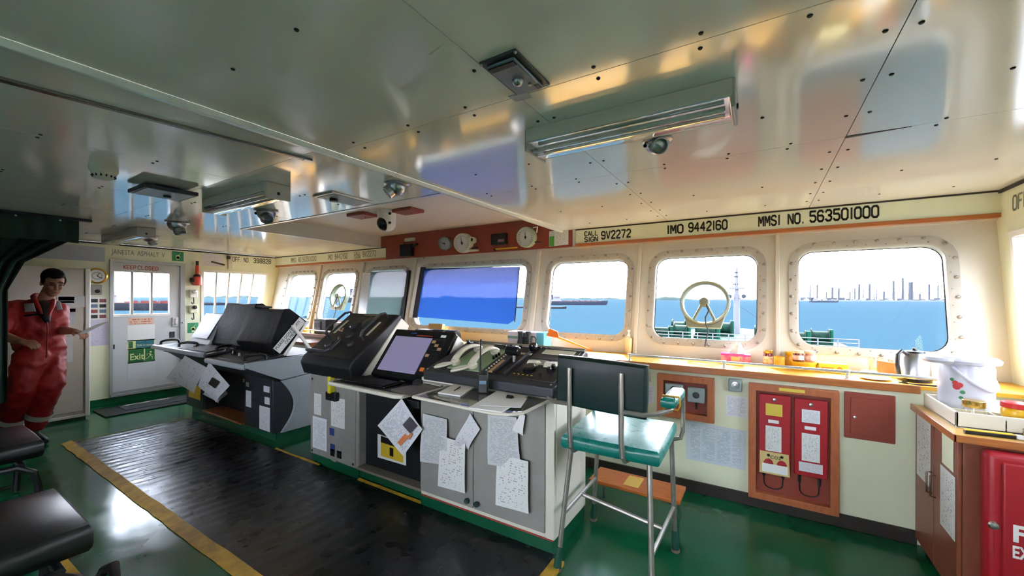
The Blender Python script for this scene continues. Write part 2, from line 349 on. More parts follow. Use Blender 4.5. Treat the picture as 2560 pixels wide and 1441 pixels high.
# posts between the panels
for i, x in enumerate(CELLS[1:-1]):
    p = MB(wM(x, 0)); w = .045 if i in (2, 3) else .03
    p.box(-w/2, w/2, -.0, ST, 0, .03); struct(p.build('trim_%d' % (i+2), m_panel, bevel=.006))
bolt = MB().lathe([(0, .014), (.006, .014), (.011, .009), (.012, 0), (0, 0)], n=10)
bolt_me = None
def put_bolt(p, nrm, parent, sc_=1.0):
    global bolt_me
    if bolt_me is None:
        o = bolt.build('bolt', m_bolt); bolt_me = o.data; bpy.data.objects.remove(o)
    o = bpy.data.objects.new('bolt', bolt_me); link(o, parent, p); o.rotation_mode = 'QUATERNION'; o.rotation_quaternion = Vector((0, 0, 1)).rotation_difference(Vector(nrm)); o.scale = (sc_,)*3
wins = []
for i, (a, b) in enumerate(GLS):
    w, h = b-a, S1-S0; M = wM((a+b)/2, SM)
    root = bpy.data.objects.new('window_%d' % (i+1), None); link(root, None, PW((a+b)/2, S0)); struct(root); wins.append(root)
    root['label'] = ['port corner front window', 'front window with a spinning clear view screen, port side', 'front window under a grey film', 'wide middle front window', 'front window behind the orange paddle', 'front window with a spinning clear view screen, starboard side', 'starboard corner front window'][i]
    f = MB(M); L0, L1, L2 = rrect(w, h, .105), rrect(w+.03, h+.03, .12), rrect(w+.125, h+.125, .165)
    f.loft([[(x, y, -.05) for x, y in L0], [(x, y, .004) for x, y in L0], [(x, y, .012) for x, y in L1], [(x, y, .012) for x, y in L2], [(x, y, .0) for x, y in L2]], cap=False)
    f.build('window_frame', m_frame, root, smooth=40)
    g = MB(M); g.loft([[(x, y, -.055) for x, y in L1], [(x, y, -.047) for x, y in L1]]); g.build('pane', m_glass, root, smooth=0)
    gk = MB(M); gk.loft([[(x, y, -.046) for x, y in rrect(w+.002, h+.002, .105)], [(x, y, -.046) for x, y in rrect(w-.012, h-.012, .10)]], cap=False); gk.build('gasket', m_gasket, root, smooth=0)
    Lb = rrect(w+.088, h+.088, .147, 2); W2, H2 = w+.088, h+.088
    pts = []
    nx = 6 if w < 1 else 12
    for k in range(nx): 
        t = -W2/2+.147+(W2-.294)*k/(nx-1); pts += [(t, H2/2), (t, -H2/2)]
    for k in range(5):
        t = -H2/2+.147+(H2-.294)*k/4; pts += [(-W2/2, t), (W2/2, t)]
    c = .147*(1-math.sqrt(.5)); pts += [(W2/2-c, H2/2-c), (-W2/2+c, H2/2-c), (W2/2-c, -H2/2+c), (-W2/2+c, -H2/2+c)]
    for x, y in pts: put_bolt(M @ Vector((x, y, .012)), wN, root, 1.0)
    r2 = MB(M)
    for k in range(nx+1):
        t = -w/2+.08+(w-.16)*k/nx
        for yy in (h/2+.018, -h/2-.018): r2.lathe([(0, .005), (.004, .005), (.005, 0)], (t, yy, .012), n=6)
    for k in range(6):
        t = -h/2+.09+(h-.18)*k/5
        for xx in (w/2+.018, -w/2-.018): r2.lathe([(0, .005), (.004, .005), (.005, 0)], (xx, t, .012), n=6)
    tag(r2.build('rivets', m_bolt, root), kind='stuff')
# beam above the windows with stencilled numbers, orange strip below it
def beam(n, x0, x1):
    o = struct(MB().prism([(3.87, 2.012), (3.87, 2.148), (3.985, 2.148), (3.985, 2.012)], 'x', x0, x1).build('trim_%d' % n, m_wall, smooth=0))
    struct(MB().prism([(3.862, 1.982), (3.862, 2.012), (3.985, 2.012), (3.985, 1.982)], 'x', x0, x1).build('trim_%d' % (n+1), m_wood, bevel=.002))
    MB().box(x0, x1, 3.866, 3.9, 2.149, 2.16).build('shadow_gap', m_gasket, o, smooth=0)
    return o
beamR = beam(10, -1.64, XR); beamL = beam(12, XL, -4.5)
struct(MB().box(XL, XR, 3.90, 4.0, 1.97, 1.984).build('trim_14', m_panel, smooth=0))
struct(MB().box(XL-.1, XR+.1, 3.99, 4.06, 1.95, 2.37).build('trim_15', m_panel, smooth=0))  # unseen outer cap, added to block daylight leaking in above the beam
def onbeam(u, v): p = onY(u, v, 3.87); return frame((p.x, 3.869, p.z), (1, 0, 0), (0, 0, 1), (0, -1, 0))
def sten(txt, x0, x1, zlo, h, parent, m=m_ink, y=3.869, th=1.25, X=None):
    n = sum(.55 if c in 'I1.' else 1 for c in txt)
    w = (x1-x0)/(n*5.6*h/6*1.5)
    M = frame((x0, y, zlo), (1, 0, 0), (0, 0, 1), (0, -1, 0)) if X is None else frame(X, (0, 1, 0), (0, 0, 1), (1, 0, 0))
    return stencil(txt, M, h, 'lettering', m, parent, w, th=th)
bx = lambda u, v: onY(u, v, 3.87).x
sten('CALL', bx(1462, 585), bx(1497, 585), 2.083, .044, beamR)
sten('SIGN', bx(1462, 603), bx(1497, 603), 2.024, .044, beamR)
sten('9V2272', bx(1504, 592), bx(1580, 592), 2.04, .072, beamR)
sten('IMO', bx(1668, 580), bx(1712, 580), 2.042, .072, beamR); sten('9442160', bx(1722, 575), bx(1822, 575), 2.045, .075, beamR)
sten('MMSI NO.', bx(1897, 565), bx(2014, 560), 2.046, .076, beamR); sten('563501000', bx(2025, 555), bx(2202, 545), 2.048, .08, beamR)
sten('MMSI NO.563501000', bx(728, 645), bx(792, 642), 2.045, .075, beamL, m_inkg, th=.85); sten('IMO 9442160', bx(820, 640), bx(870, 638), 2.045, .075, beamL, m_inkg, th=.85)
sten('CALL', bx(886, 632), bx(902, 632), 2.085, .045, beamL, m_inkg, th=.85); sten('SIGN', bx(886, 641), bx(902, 641), 2.03, .045, beamL, m_inkg, th=.85); sten('9V2272', bx(907, 634), bx(942, 632), 2.05, .075, beamL, m_inkg, th=.85)
# side walls with a door opening and a window opening each
def sidewall(name, x, out):
    xa, xb = (x, x+out*.1); xa, xb = min(xa, xb), max(xa, xb); w = MB()
    for y0, y1, z0, z1 in ((YB, 1.74, 0, ZC), (1.74, 2.50, 0, .14), (1.74, 2.50, 1.93, ZC), (2.50, 2.74, 0, ZC), (2.74, 4.05, 0, 1.06), (2.74, 4.05, 1.87, ZC)): w.box(xa, xb, y0, y1, z0, z1)
    w.add([(q, *p) for q in (xa, xb) for p in ((3.58, 1.06), (4.05, 1.06), (4.05, 1.87), (3.74, 1.87))], [(0,1,2,3), (4,7,6,5), (0,3,7,4)])
    return struct(w.build(name, m_wall, smooth=0))
wl = sidewall('wall_left', XL, -1); wr = sidewall('wall_right', XR, 1)
bw = MB(); bw.box(XL-.1, XR+.1, YB-.1, YB, 0, .85); bw.box(XL-.1, XR+.1, YB-.1, YB, 2.02, ZC)
BWX = [-7.4, -3.4, -2.2, -1.3, -.1, 1.31]  # openings added to the unseen back wall to brighten the room
for i in range(0, len(BWX), 2): bw.box(BWX[i], BWX[i+1], YB-.1, YB, .85, 2.02)
struct(bw.build('wall_back', m_wall, smooth=0))
for i in range(2):  # unseen aft windows, added to let in fill daylight
    r = bpy.data.objects.new('window_%d' % (10+i), None); link(r, None, ((BWX[2*i+1]+BWX[2*i+2])/2, YB, 1.0)); struct(r)
    MB().box(BWX[2*i+1], BWX[2*i+2], YB-.06, YB-.054, .85, 2.02).build('pane', m_glass, r, smooth=0)
    f = MB(); a, b = BWX[2*i+1], BWX[2*i+2]
    f.loft([[(x, y, z) for x, z in ((a, .85), (b, .85), (b, 2.02), (a, 2.02))] for y in (YB-.09, YB+.012)]+[[(x, y, z) for x, z in ((a+.04, .89), (b-.04, .89), (b-.04, 1.98), (a+.04, 1.98))] for y in (YB+.012, YB-.09)], cap=False); f.build('window_frame', m_white, r, smooth=0)
def sidewin(n, x, out, nbars, label):
    r = bpy.data.objects.new('window_%d' % n, None); link(r, None, (x, 3.2, 1.06)); struct(r); r['label'] = label
    q = [(2.74, 1.06), (3.58, 1.06), (3.74, 1.87), (2.74, 1.87)]; qi = [(2.775, 1.095), (3.55, 1.095), (3.70, 1.835), (2.775, 1.835)]
    f = MB(); xo, xi = x+out*.09, x-out*.012
    f.loft([[(xo, *p) for p in q], [(xi, *p) for p in q], [(xi, *p) for p in qi], [(xo, *p) for p in qi]], cap=False); f.build('window_frame', m_white, r, smooth=0)
    MB().prism(q, 'x', x+out*.06, x+out*.066).build('pane', m_glass, r, smooth=0)
    for k in range(nbars):
        t = (k+1)/(nbars+1); b = MB(); y0 = 2.775+t*(3.55-2.775); y1 = 2.775+t*(3.70-2.775)
        b.hexa([(x+out*.02, y0-.012, 1.09), (x+out*.04, y0-.012, 1.09), (x+out*.04, y0+.012, 1.09), (x+out*.02, y0+.012, 1.09), (x+out*.02, y1-.012, 1.84), (x+out*.04, y1-.012, 1.84), (x+out*.04, y1+.012, 1.84), (x+out*.02, y1+.012, 1.84)]); b.build('glazing_bar', m_frame, r, smooth=0)
sidewin(8, XL, -1, 4, 'barred side window beside the sliding door, port side'); sidewin(9, XR, 1, 3, 'barred side window on the starboard wall')
# dark strip where walls meet the ceiling, skirtings
for n, x0, x1, y0, y1 in ((20, XL, XL+.012, YB, 3.87), (21, XR-.012, XR, YB, 3.87)): struct(MB().box(x0, x1, y0, y1, ZC-.022, ZC-.002).build('trim_%d' % n, m_gasket, smooth=0))
m_skirt = mat('dark_skirting', '2b2320', .5); m_gskirt = mat('green_skirting', '0c5a38', .25)
struct(MB().box(-4.3, .78, YF-.018, YF, 0, .085).build('baseboard_front', m_skirt, bevel=.004))
struct(MB().box(XL, XL+.02, YB, YF, 0, .09).build('baseboard_left', m_gskirt, bevel=.004))
struct(MB().box(XR-.02, XR, YB, YF, 0, .09).build('baseboard_right', m_gskirt, bevel=.004))
struct(MB().box(XL, XR, YB, YB+.02, 0, .09).build('baseboard_back', m_gskirt, bevel=.004))
# port lettering
sten('OFF. NO.', None or onX(582, 650, XL).y, onX(625, 650, XL).y, 2.03, .07, wl, m_ink, th=.9, X=(XL+.001, onX(582, 650, XL).y, 2.035)); sten('398828', onX(634, 650, XL).y, onX(679, 650, XL).y, 2.03, .075, wl, m_ink, th=.9, X=(XL+.001, onX(634, 650, XL).y, 2.035))
text('JANESTA  ASPHALT  V', .093, frame((XL+.001, 1.73, 2.02), (0, 1, 0), (0, 0, 1), (1, 0, 0)), 'lettering', m_inkg, wl, xs=.62)
sten('OFF. NO.', 0, .27, 0, .09, wr, m_inkg, X=(XR-.001, 3.5, 1.98)) if False else None
for t, y0, y1 in (('OFF.', 3.72, 3.50), ('NO.', 3.46, 3.31), ('398828', 3.27, 2.98)):
    n = sum(.55 if c in 'I1.' else 1 for c in t); h = .085
    stencil(t, frame((XR-.001, y0, 2.0), (0, -1, 0), (0, 0, 1), (-1, 0, 0)), h, 'lettering', m_inkg, wr, (y0-y1)/(n*5.6*h/6*1.5))
# ------------------------------------------------------------------ outside: sea, ships, shore, own foredeck
SEAZ = -18.0
def sea_mat():
    m = bpy.data.materials.new('sea_water'); m.use_nodes = True; n = m.node_tree; b = n.nodes['Principled BSDF']
    b.inputs['Base Color'].default_value = (.0098, .0205, .0285, 1); b.inputs['Roughness'].default_value = .5; b.inputs['Specular IOR Level'].default_value = 0
    t = n.nodes.new('ShaderNodeTexCoord'); mp = n.nodes.new('ShaderNodeMapping'); n.links.new(t.outputs['Object'], mp.inputs[0]); mp.inputs['Scale'].default_value = (.12, .3, 1)
    z = n.nodes.new('ShaderNodeTexNoise'); z.inputs['Scale'].default_value = 1; z.inputs['Detail'].default_value = 6; n.links.new(mp.outputs[0], z.inputs['Vector'])
    bp = n.nodes.new('ShaderNodeBump'); bp.inputs['Strength'].default_value = .5; bp.inputs['Distance'].default_value = 1.2; n.links.new(z.outputs[0], bp.inputs['Height']); n.links.new(bp.outputs[0], b.inputs['Normal'])
    return m
R_ = 14000
o = MB().add([(-R_, -R_, SEAZ), (R_, -R_, SEAZ), (R_, R_, SEAZ), (-R_, R_, SEAZ)], [(0, 1, 2, 3)]).build('sea', sea_mat(), smooth=0)
tag(o, 'calm pale blue sea outside the windows', 'sea', kind='stuff')
def far(u, dist, z=SEAZ):
    """point at distance dist (along the view depth) in direction of column u"""
    d = cF+r0*((u-1280)/FPX); return Vector((d.x*dist, d.y*dist, z))
m_hullb = mat('hull_blue_grey', '232b3a', .6); m_hullr = mat('hull_red', '5e2723', .6); m_superw = mat('ship_white', '7d7c80', .6); m_deckr = mat('ship_deck_red', '5c2c28', .7)
m_trees = mat('shore_trees', '263a38', .9, bump=.6, bscale=.05); m_ind = mat('refinery_grey', '3f444d', .8); m_tank = mat('tank_white', '7c7b78', .7); m_darksh = mat('hull_black', '1c2028', .6)
def ship(name, label, u0, u1, dist, hull, deckm, stern_left=True, sup=1.0, fb=.06, kind='tanker'):
    a, b = far(u0, dist), far(u1, dist); L = (b-a).length; ax = (b-a).normalized()
    if not stern_left: a, b, ax = b, a, -ax
    M = frame(a, ax, Vector((0, 0, 1)).cross(ax), (0, 0, 1)); B = L*.085; H = L*fb
    r = thing(name, label, 'ship', (a+b)/2)
    h = MB(M); st = []
    for t, w, s in ((0, .75, 0), (.06, .95, 0), (.2, 1, 0), (.78, 1, 0), (.9, .72, .0), (.97, .3, .01), (1.0, .02, .02)):
        x = t*L; zt = H*(1.25 if t > .88 else 1.0)
        st.append([(x-s*L, -B*w*.85, -.5), (x, -B*w, H*.35), (x+s*L*.6, -B*w, zt), (x+s*L*.6, B*w, zt), (x, B*w, H*.35), (x-s*L, B*w*.85, -.5)])
    h.loft(st); h.build('hull', hull, r, smooth=25)
    d = MB(M); d.box(.02*L, .88*L, -B*.9, B*.9, H, H*1.06); d.build('deck', deckm, r, smooth=0)
    s = MB(M)
    hh = L*.1*sup
    s.box(.05*L, .2*L, -B*.85, B*.85, H, H+hh*.35); s.box(.07*L, .19*L, -B*.8, B*.8, H+hh*.35, H+hh*.7); s.box(.09*L, .18*L, -B*1.05, B*1.05, H+hh*.7, H+hh); s.build('superstructure', m_superw, r, smooth=0)
    f = MB(M); f.box(.03*L, .075*L, -B*.3, B*.3, H, H+hh*1.15); f.build('funnel', m_hullb, r, smooth=0)
    for x_, h_, z_ in ((.14, .6, H+hh), (.93, .55, H), (.55, .3, H)): MB(M).cyl((x_*L, 0, z_), (x_*L, 0, z_+hh*h_), L*.0038, n=6).build('mast', m_superw, r)
    p = MB(M)
    for yy in (-.4, 0, .35): p.box(.24*L, .86*L, B*yy-L*.003, B*yy+L*.003, H*1.1, H*1.2)
    for t in (.3, .42, .52, .62, .72, .82): p.box(t*L, t*L+.006*L, -B*.5, B*.5, H, H*1.35)
    tag(p.build('deck_pipes', deckm, r, smooth=0), kind='stuff')
    return r
ship('tanker', 'dark hulled tanker anchored off, seen above the orange paddle', 1372, 1518, 1130, m_hullb, m_deckr)
ship('harbour_tug', 'small workboat passing in front of the anchored tanker', 1358, 1416, 720, m_darksh, m_superw, True, .9, .08)
ship('supply_vessel', 'small vessel at the edge of the blue window film', 1284, 1320, 760, m_hullb, m_superw, False, 2.6, .12)
ship('coaster', 'low barge like ship in front of the refinery shore', 2026, 2096, 2300, m_hullb, m_hullb, True, .9, .05)
ship('tanker', 'long red decked tanker seen through the sliding door', 262, 500, 560, m_darksh, m_hullr, True, 1.15, .075)
ship('tanker', 'dark bow of a ship seen through the barred port window', 470, 563, 900, m_darksh, m_hullb, True, .8, .06)
ship('bulk_carrier', 'long dark ship seen through the grey film', 872, 1012, 1500, m_darksh, m_darksh, True, 1.5, .075)
def shore(name, label, u0, u1, dist, hts, m=m_trees, wid=60):
    """low coast: ridge of given heights"""
    N = len(hts)-1; L = []
    for i, h in enumerate(hts):
        p = far(u0+(u1-u0)*i/N, dist); d = (p-Vector((0, 0, SEAZ))).normalized()
        L.append([p-Vector((0, 0, 1)), p+d*wid*.3+Vector((0, 0, h*.9+.1)), p+d*wid*.6+Vector((0, 0, h+.1)), p+d*wid-Vector((0, 0, 1))])
    o = MB().loft(L).build(name, m, smooth=60); return tag(o, label, 'coast')
def rug(n, h, j): return [0]+[h*(1+random.uniform(-j, j)) for _ in range(n)]+[0]
shore('island', 'small wooded island behind the blue window film', 1096, 1134, 3600, [0, 24, 34, 38, 32, 36, 28, 20, 0])
shore('coastline', 'low hazy coastline across the middle windows', 900, 1560, 6500, rug(50, 22, .5))
shore('coastline', 'hazy wooded headland seen through the starboard clear view screen', 1590, 1740, 4200, [0, 40, 46, 30, 22, 18, 26, 34, 38, 32, 34, 30, 26, 20, 16, 12, 0])
shore('coastline', 'flat hazy shore with sheds behind the foremast', 1720, 1960, 4600, rug(30, 14, .4), m_ind)
shore('coastline', 'low hazy coast seen through the port windows', 480, 900, 6000, rug(40, 28, .5))
shore('coastline', 'flat shore under the refinery stacks', 1960, 2420, 3400, rug(60, 12, .45), m_ind)
rf = thing('refinery', 'hazy refinery with tall stacks on the far shore', 'refinery', far(2200, 3450))
def stack(u, vtop, w, dist=3500):
    p = far(u, dist); h = (749+(u-1280)*.0035-vtop)/FPX*dist
    MB().cyl(p, p+Vector((0, 0, h+18)), w*1.35, w*1.1, n=8).build('smokestack', m_ind, rf)
for u, v, w in ((2025, 715, 3.5), (2043, 716, 5), (2081, 722, 6), (2097, 724, 6), (2137, 724, 4), (2148, 714, 6), (2158, 724, 3), (2174, 713, 6), (2191, 726, 3), (2210, 732, 6), (2234, 706, 7), (2257, 698, 7), (2274, 709, 7), (2280, 708, 7), (2323, 714, 6), (2345, 716, 4), (2066, 734, 4), (2125, 733, 4), (2185, 735, 3), (2300, 738, 6)): stack(u, v, w)
for k in range(26):
    u = 1990+k*16+random.uniform(-5, 5); p = far(u, 3500); h = random.uniform(14, 34); w = random.uniform(12, 26)
    MB().box(p.x-w, p.x+w, p.y-10, p.y+10, SEAZ, SEAZ+h).build('plant_block', m_ind, rf, smooth=0)
for u in (2015, 2045, 2060, 2155, 2225): p = far(u, 3490); MB().lathe([(0, 24), (16, 21), (22, 18), (22, 0), (0, 0)], p, n=14).build('storage_tank', m_tank, rf)
# haze over the water
hm = bpy.data.materials.new('sea_haze'); hm.use_nodes = True; n_ = hm.node_tree; n_.nodes.clear(); ho = n_.nodes.new('ShaderNodeOutputMaterial'); hv = n_.nodes.new('ShaderNodeVolumeScatter')
hv.inputs['Color'].default_value = (.93, .94, 1, 1); hv.inputs['Density'].default_value = .0000028; hv.inputs['Anisotropy'].default_value = .2; n_.links.new(hv.outputs[0], ho.inputs['Volume'])
HAZE = True
if HAZE:
    o = MB().box(-13000, 13000, 130, 13000, SEAZ-5, 260).build('haze', hm, smooth=0); tag(o, 'thin sea haze over the water beyond the bow', 'haze', kind='stuff')
    o2 = MB().box(-13000, -60, -3000, 129, SEAZ-5, 260).build('haze', hm, smooth=0); tag(o2, 'thin sea haze over the water off the port side', 'haze', kind='stuff')
# own forecastle and foremast
m_deckg = mat('deck_green', '0c4a37', .5); m_rail = mat('rail_white', '74747a', .5); m_mach = mat('machinery_green', '123629', .6, col2='0d2019', vscale=2)
fc = thing('forecastle_deck', 'green forecastle deck of the own ship with bulwark', 'ship deck', (-3.05, 60, -5))
pl = [(-14, 49), (8, 49), (7.6, 58), (5, 68), (1, 75), (-3, 78), (-7, 75), (-11, 68), (-13.6, 58)]
MB().prism(pl, 'z', -5.2, -3.55).build('deck_plate', m_deckg, fc, smooth=0)
MB().prism([(x*.98-.06, y*.997) for x, y in pl], 'z', -18, -5.2).build('bow_hull', m_hullr, fc, smooth=0)
rl = thing('deck_railing', 'white railing around the forecastle', 'railing', (-3, 49.5, -4))
for z in (-3.1, -2.75, -2.4): MB().tube([(-13.8, 49.2, z), (7.8, 49.2, z)], .045, 6).build('rail', m_rail, rl)
for k in range(15): x = -13.8+k*1.54; MB().cyl((x, 49.2, -3.55), (x, 49.2, -2.35), .06, n=6).build('stanchion', m_rail, rl)
for i, (x, y, w, h) in enumerate(((-11.2, 55, 1.6, 1.4), (-8.6, 54, 1.2, 1.9), (-6.0, 56, 1.7, 1.6), (.3, 55, 1.5, 1.8), (3.0, 54, 1.6, 1.5), (5.4, 55, 1.2, 1.7), (-4.2, 60, 1.2, 2.1), (-9.8, 60, 1.3, 2.0), (1.9, 60, 1.4, 2.2))):
    t = thing('mooring_winch', ['green mooring winch at the port end of the forecastle', 'second mooring winch from the port rail', 'mooring winch left of the foremast', 'mooring winch right of the foremast', 'mooring winch near the starboard rail', 'mooring winch at the starboard rail', 'winch just behind the foremast', 'winch in the second row, port side', 'winch in the second row, starboard side'][i], 'winch', (x, y, -3.55), 'mooring winches on the forecastle')
    MB().cyl((x-w*.6, y, -3.55+h*.55), (x+w*.6, y, -3.55+h*.55), h*.33, n=12).build('drum', m_mach, t)
    for s in (-1, 1): MB().cyl((x+s*w*.6, y, -3.55+h*.55), (x+s*w*.68, y, -3.55+h*.55), h*.5, n=14).build('flange', m_mach, t)
    MB().box(x-w*.8, x+w*.8, y-.5, y+.5, -3.55, -3.55+h*.25).build('bed', m_mach, t, smooth=0); MB().box(x+w*.72, x+w*.95, y-.4, y+.4, -3.55, -3.55+h).build('gearbox', m_deckg, t, bevel=.05)
fm = thing('foremast', 'tall white foremast with two floodlights', 'mast', (-3.05, 66, -3.55))
mz = lambda v: 1.45+(747-v)/FPX*59.3
MB().cyl((-3.05, 66, -3.55), (-3.05, 66, mz(735)), .46, .36, 14).build('lower_mast', m_rail, fm); MB().cyl((-3.05, 66, mz(735)), (-3.05, 66, mz(672)), .26, .14, 10).build('topmast', m_rail, fm)
MB().box(-4.0, -2.1, 65.6, 66.4, mz(724), mz(720)).build('crosstree', m_rail, fm, smooth=0)
for s in (-1, 1):
    MB().cyl((-3.05+s*.85, 66, mz(722)), (-3.05+s*.85, 66, mz(708)), .06, n=6).build('antenna', m_rail, fm)
    MB().tube([(-3.05, 66, mz(748)), (-3.05+s*.9, 65.8, mz(745))], .06, 6).build('light_arm', m_rail, fm); MB().cyl((-3.05+s*.9, 65.8, mz(741)), (-3.05+s*.9, 65.3, mz(742)), .32, .26, 12).build('floodlight', m_ind, fm)
for v, w in ((685, .3), (695, .4), (713, .5)): MB().box(-3.05-w, -3.05+w*.4, 65.8, 66.2, mz(v), mz(v-3)).build('navigation_light', m_ind, fm, smooth=0)
for s in (-1, 1): MB().tube([(-3.05, 66, mz(760)), (-3.05+s*5.5, 66.5, -3.5)], .03, 5).build('stay', m_ind, fm)

for m_ in (m_hullb, m_hullr, m_superw, m_deckr, m_trees, m_ind, m_tank, m_darksh, m_deckg, m_rail, m_mach):
    for n_ in m_.node_tree.nodes:
        if n_.type == 'BSDF_PRINCIPLED': n_.inputs['Base Color'].default_value = tuple(c*.42 for c in n_.inputs['Base Color'].default_value[:3])+(1,); n_.inputs['Specular IOR Level'].default_value = .05
        if n_.type == 'VALTORGB':
            for e_ in n_.color_ramp.elements: e_.color = tuple(c*.42 for c in e_.color[:3])+(1,)
# ------------------------------------------------------------------ consoles
m_dg = mat('console_dark_grey', '2b2e34', .45, var=.12, vscale=6); m_dg2 = mat('console_black_grey', '15171b', .5); m_lg = mat('console_light_grey', '9ba3a9', .4, var=.05, vscale=5)
m_gcab = mat('cabinet_grey', '94918b', .45, var=.12, vscale=9); m_cream = mat('cabinet_cream', 'd9d4c4', .4, var=.05, vscale=4)
m_plinth = mat('plinth_green', '0d5236', .3); m_note = mat('white_note', 'e4e4e2', .7); m_yel = mat('yellow_print', 'd8b52c', .6)
m_cloth = mat('black_cover_cloth', '090a0d', .6, bump=.5, bscale=14, spec=.2); m_screen = mat('display_glass', 'a9a6bd', .12, emit=0); m_tape = mat('yellow_tape', 'c99a2c', .6, var=.35, vscale=14)
m_scr1 = mat('lit_screen', '8d86a6', .25, emit=.08); m_beige = mat('beige_plastic', 'c9c4ae', .4); m_green = mat('pale_green_plate', '7f9a72', .4); m_orange = mat('orange_plastic', 'e0792a', .4)
m_paper = print_mat('typed_paper', 'dfe0e6', 'b3b5bd', 30, .5); m_paper2 = print_mat('typed_paper_grey', 'c3c5c7', 'a5a7aa', 34, .5); m_form = print_mat('form_paper', 'dcdcd9', 'a3a5a7', 22, .45, 3); m_cartoon = print_mat('label_print', 'd3d3d8', 'a3a4a8', 16, .4)
m_knob = mat('knob_green', '2f4a44', .35); m_tan = mat('tan_label', 'b98f68', .5); m_red = mat('red_label', 'a4362c', .5)
def onP(u, v, p0, n): d = ray(u, v); return CAM+d*((Vector(p0)-CAM).dot(Vector(n))/d.dot(Vector(n)))
def arch(mb, a, b, h, r, up=(0, 0, 1), n=10, flat=.35):
    """round-cornered loop handle from a to b rising h"""
    a, b, up = Vector(a), Vector(b), Vector(up).normalized(); d = b-a; P = [a]
    for k in range(n+1):
        t = k/n; P.append(a+d*(.5-.5*math.cos(math.pi*t))*1.0+up*h*(math.sin(math.pi*t)**flat))
    P.append(b); return mb.tube(P, r, 8)
# ---- port console
lc = thing('navigation_console', 'dark grey console with two black hooded displays near the sliding door', 'console', (-5.1, 2.4, 0))
MB().box(-6.1, -4.14, 2.17, 2.72, 0, .09).build('plinth', m_plinth, lc, smooth=0)
MB().prism([(2.32, .085), (2.75, .085), (2.75, .84), (2.2, .845), (1.9, .80), (2.16, .60), (2.32, .6)], 'x', -6.16, -4.12).build('body', m_dg2, lc, smooth=0)
for x0, x1 in ((-6.16, -5.63), (-4.69, -4.12)):
    c = MB().box(x0, x1, 2.13, 2.33, .085, .62).build('front_cabinet', m_dg, lc, bevel=.004)
    MB().box(x0+.03, x1-.03, 2.124, 2.13, .12, .59).build('door', m_dg, c, bevel=.003)
    for k in range(3): MB().box(x0+.2+.05*k, x0+.225+.05*k, 2.118, 2.125, .36, .4).build('latch', m_black, c, bevel=.003)
MB().box(-5.63, -4.69, 2.1, 2.32, .085, .105).build('wood_step', m_wood, lc, bevel=.003)
arc = [(2.2+.135*math.sin(math.pi*k/12), .08+.525*k/12) for k in range(13)]
MB().prism(arc[::-1]+[(2.78, .08), (2.78, .655)], 'x', -4.12, -4.095).build('end_panel', m_lg, lc, bevel=.003)
MB().prism([(1.86, .785), (2.2, .615), (2.78, .665), (2.78, .85), (1.87, .825)], 'x', -4.12, -4.09).build('end_panel', m_lg, lc, bevel=.003)
MB().lathe([(0, .006), (.008, .006), (.01, 0), (0, 0)], (-4.095, 2.4, .42), (1, 0, 0), 10).build('screw', m_steel, lc)
MB().prism([(1.87, .82), (2.24, .855), (2.24, .875), (1.87, .845)], 'x', -6.33, -4.93).build('desk_top', m_dg, lc, bevel=.004)
MB().prism([(1.87, .78), (2.24, .845), (2.24, .865), (1.87, .805)], 'x', -4.93, -4.12).build('desk_top', m_dg, lc, bevel=.004)
for a, b, z in ((-6.36, -4.95, .835), (-4.9, -4.1, .79)):
    MB().tube([(a, 1.90, z), (a+.015, 1.862, z), (a+.05, 1.85, z), (b-.03, 1.85, z), (b, 1.87, z)], .026, 10).build('front_rail', m_lg, lc)
MB().box(-6.25, -5.75, 1.93, 2.12, .77, .80).build('pull_out_shelf', m_black, lc, bevel=.006)
for (u0, v0, u1, v1) in ((402, 862, 448, 858), (447, 868, 494, 866), (540, 880, 585, 872), (610, 904, 665, 898)):
    a = onZ(u0, v0, .86); b = onZ(u1, v1, .86); arch(MB(), a, b, .05, .014).build('loop_handle', m_black, lc)
for k, (x, y) in enumerate(((-5.6, 2.02), (-5.35, 2.1), (-5.0, 2.08), (-4.75, 2.05), (-4.5, 2.0), (-4.35, 2.12))): MB().lathe([(0, .03), (.016, .03), (.02, 0), (0, 0)], (x, y, .85), n=12).build('knob', m_blackg, lc)
for x0, x1, y0, y1 in ((-5.55, -5.05, 1.92, 2.14), (-4.85, -4.2, 1.92, 2.16)): MB().prism([(y0, .845 if x1 < -5 else .805), (y1, .875 if x1 < -5 else .85), (y1, .885 if x1 < -5 else .86), (y0, .857 if x1 < -5 else .818)], 'x', x0, x1).build('control_plate', m_dg2, lc, bevel=.003)
for x0, x1, z0, z1 in ((-4.64, -4.58, .5, .545), (-4.64, -4.53, .29, .46), (-4.28, -4.17, .49, .55), (-4.26, -4.165, .37, .44), (-4.36, -4.16, .1, .34)):
    MB().plate([(x0, 2.122, z0), (x1, 2.122, z0), (x1, 2.122, z1), (x0, 2.122, z1)]).build('paper_note', m_cartoon, lc, smooth=0)
for x0, x1, z0, z1 in ((-5.02, -4.88, .53, .62), (-4.84, -4.76, .55, .6), (-5.1, -5.03, .46, .5)): MB().plate([(x0, 2.30, z0), (x1, 2.30, z0), (x1, 2.30, z1), (x0, 2.30, z1)]).build('paper_note', m_note, lc, smooth=0)
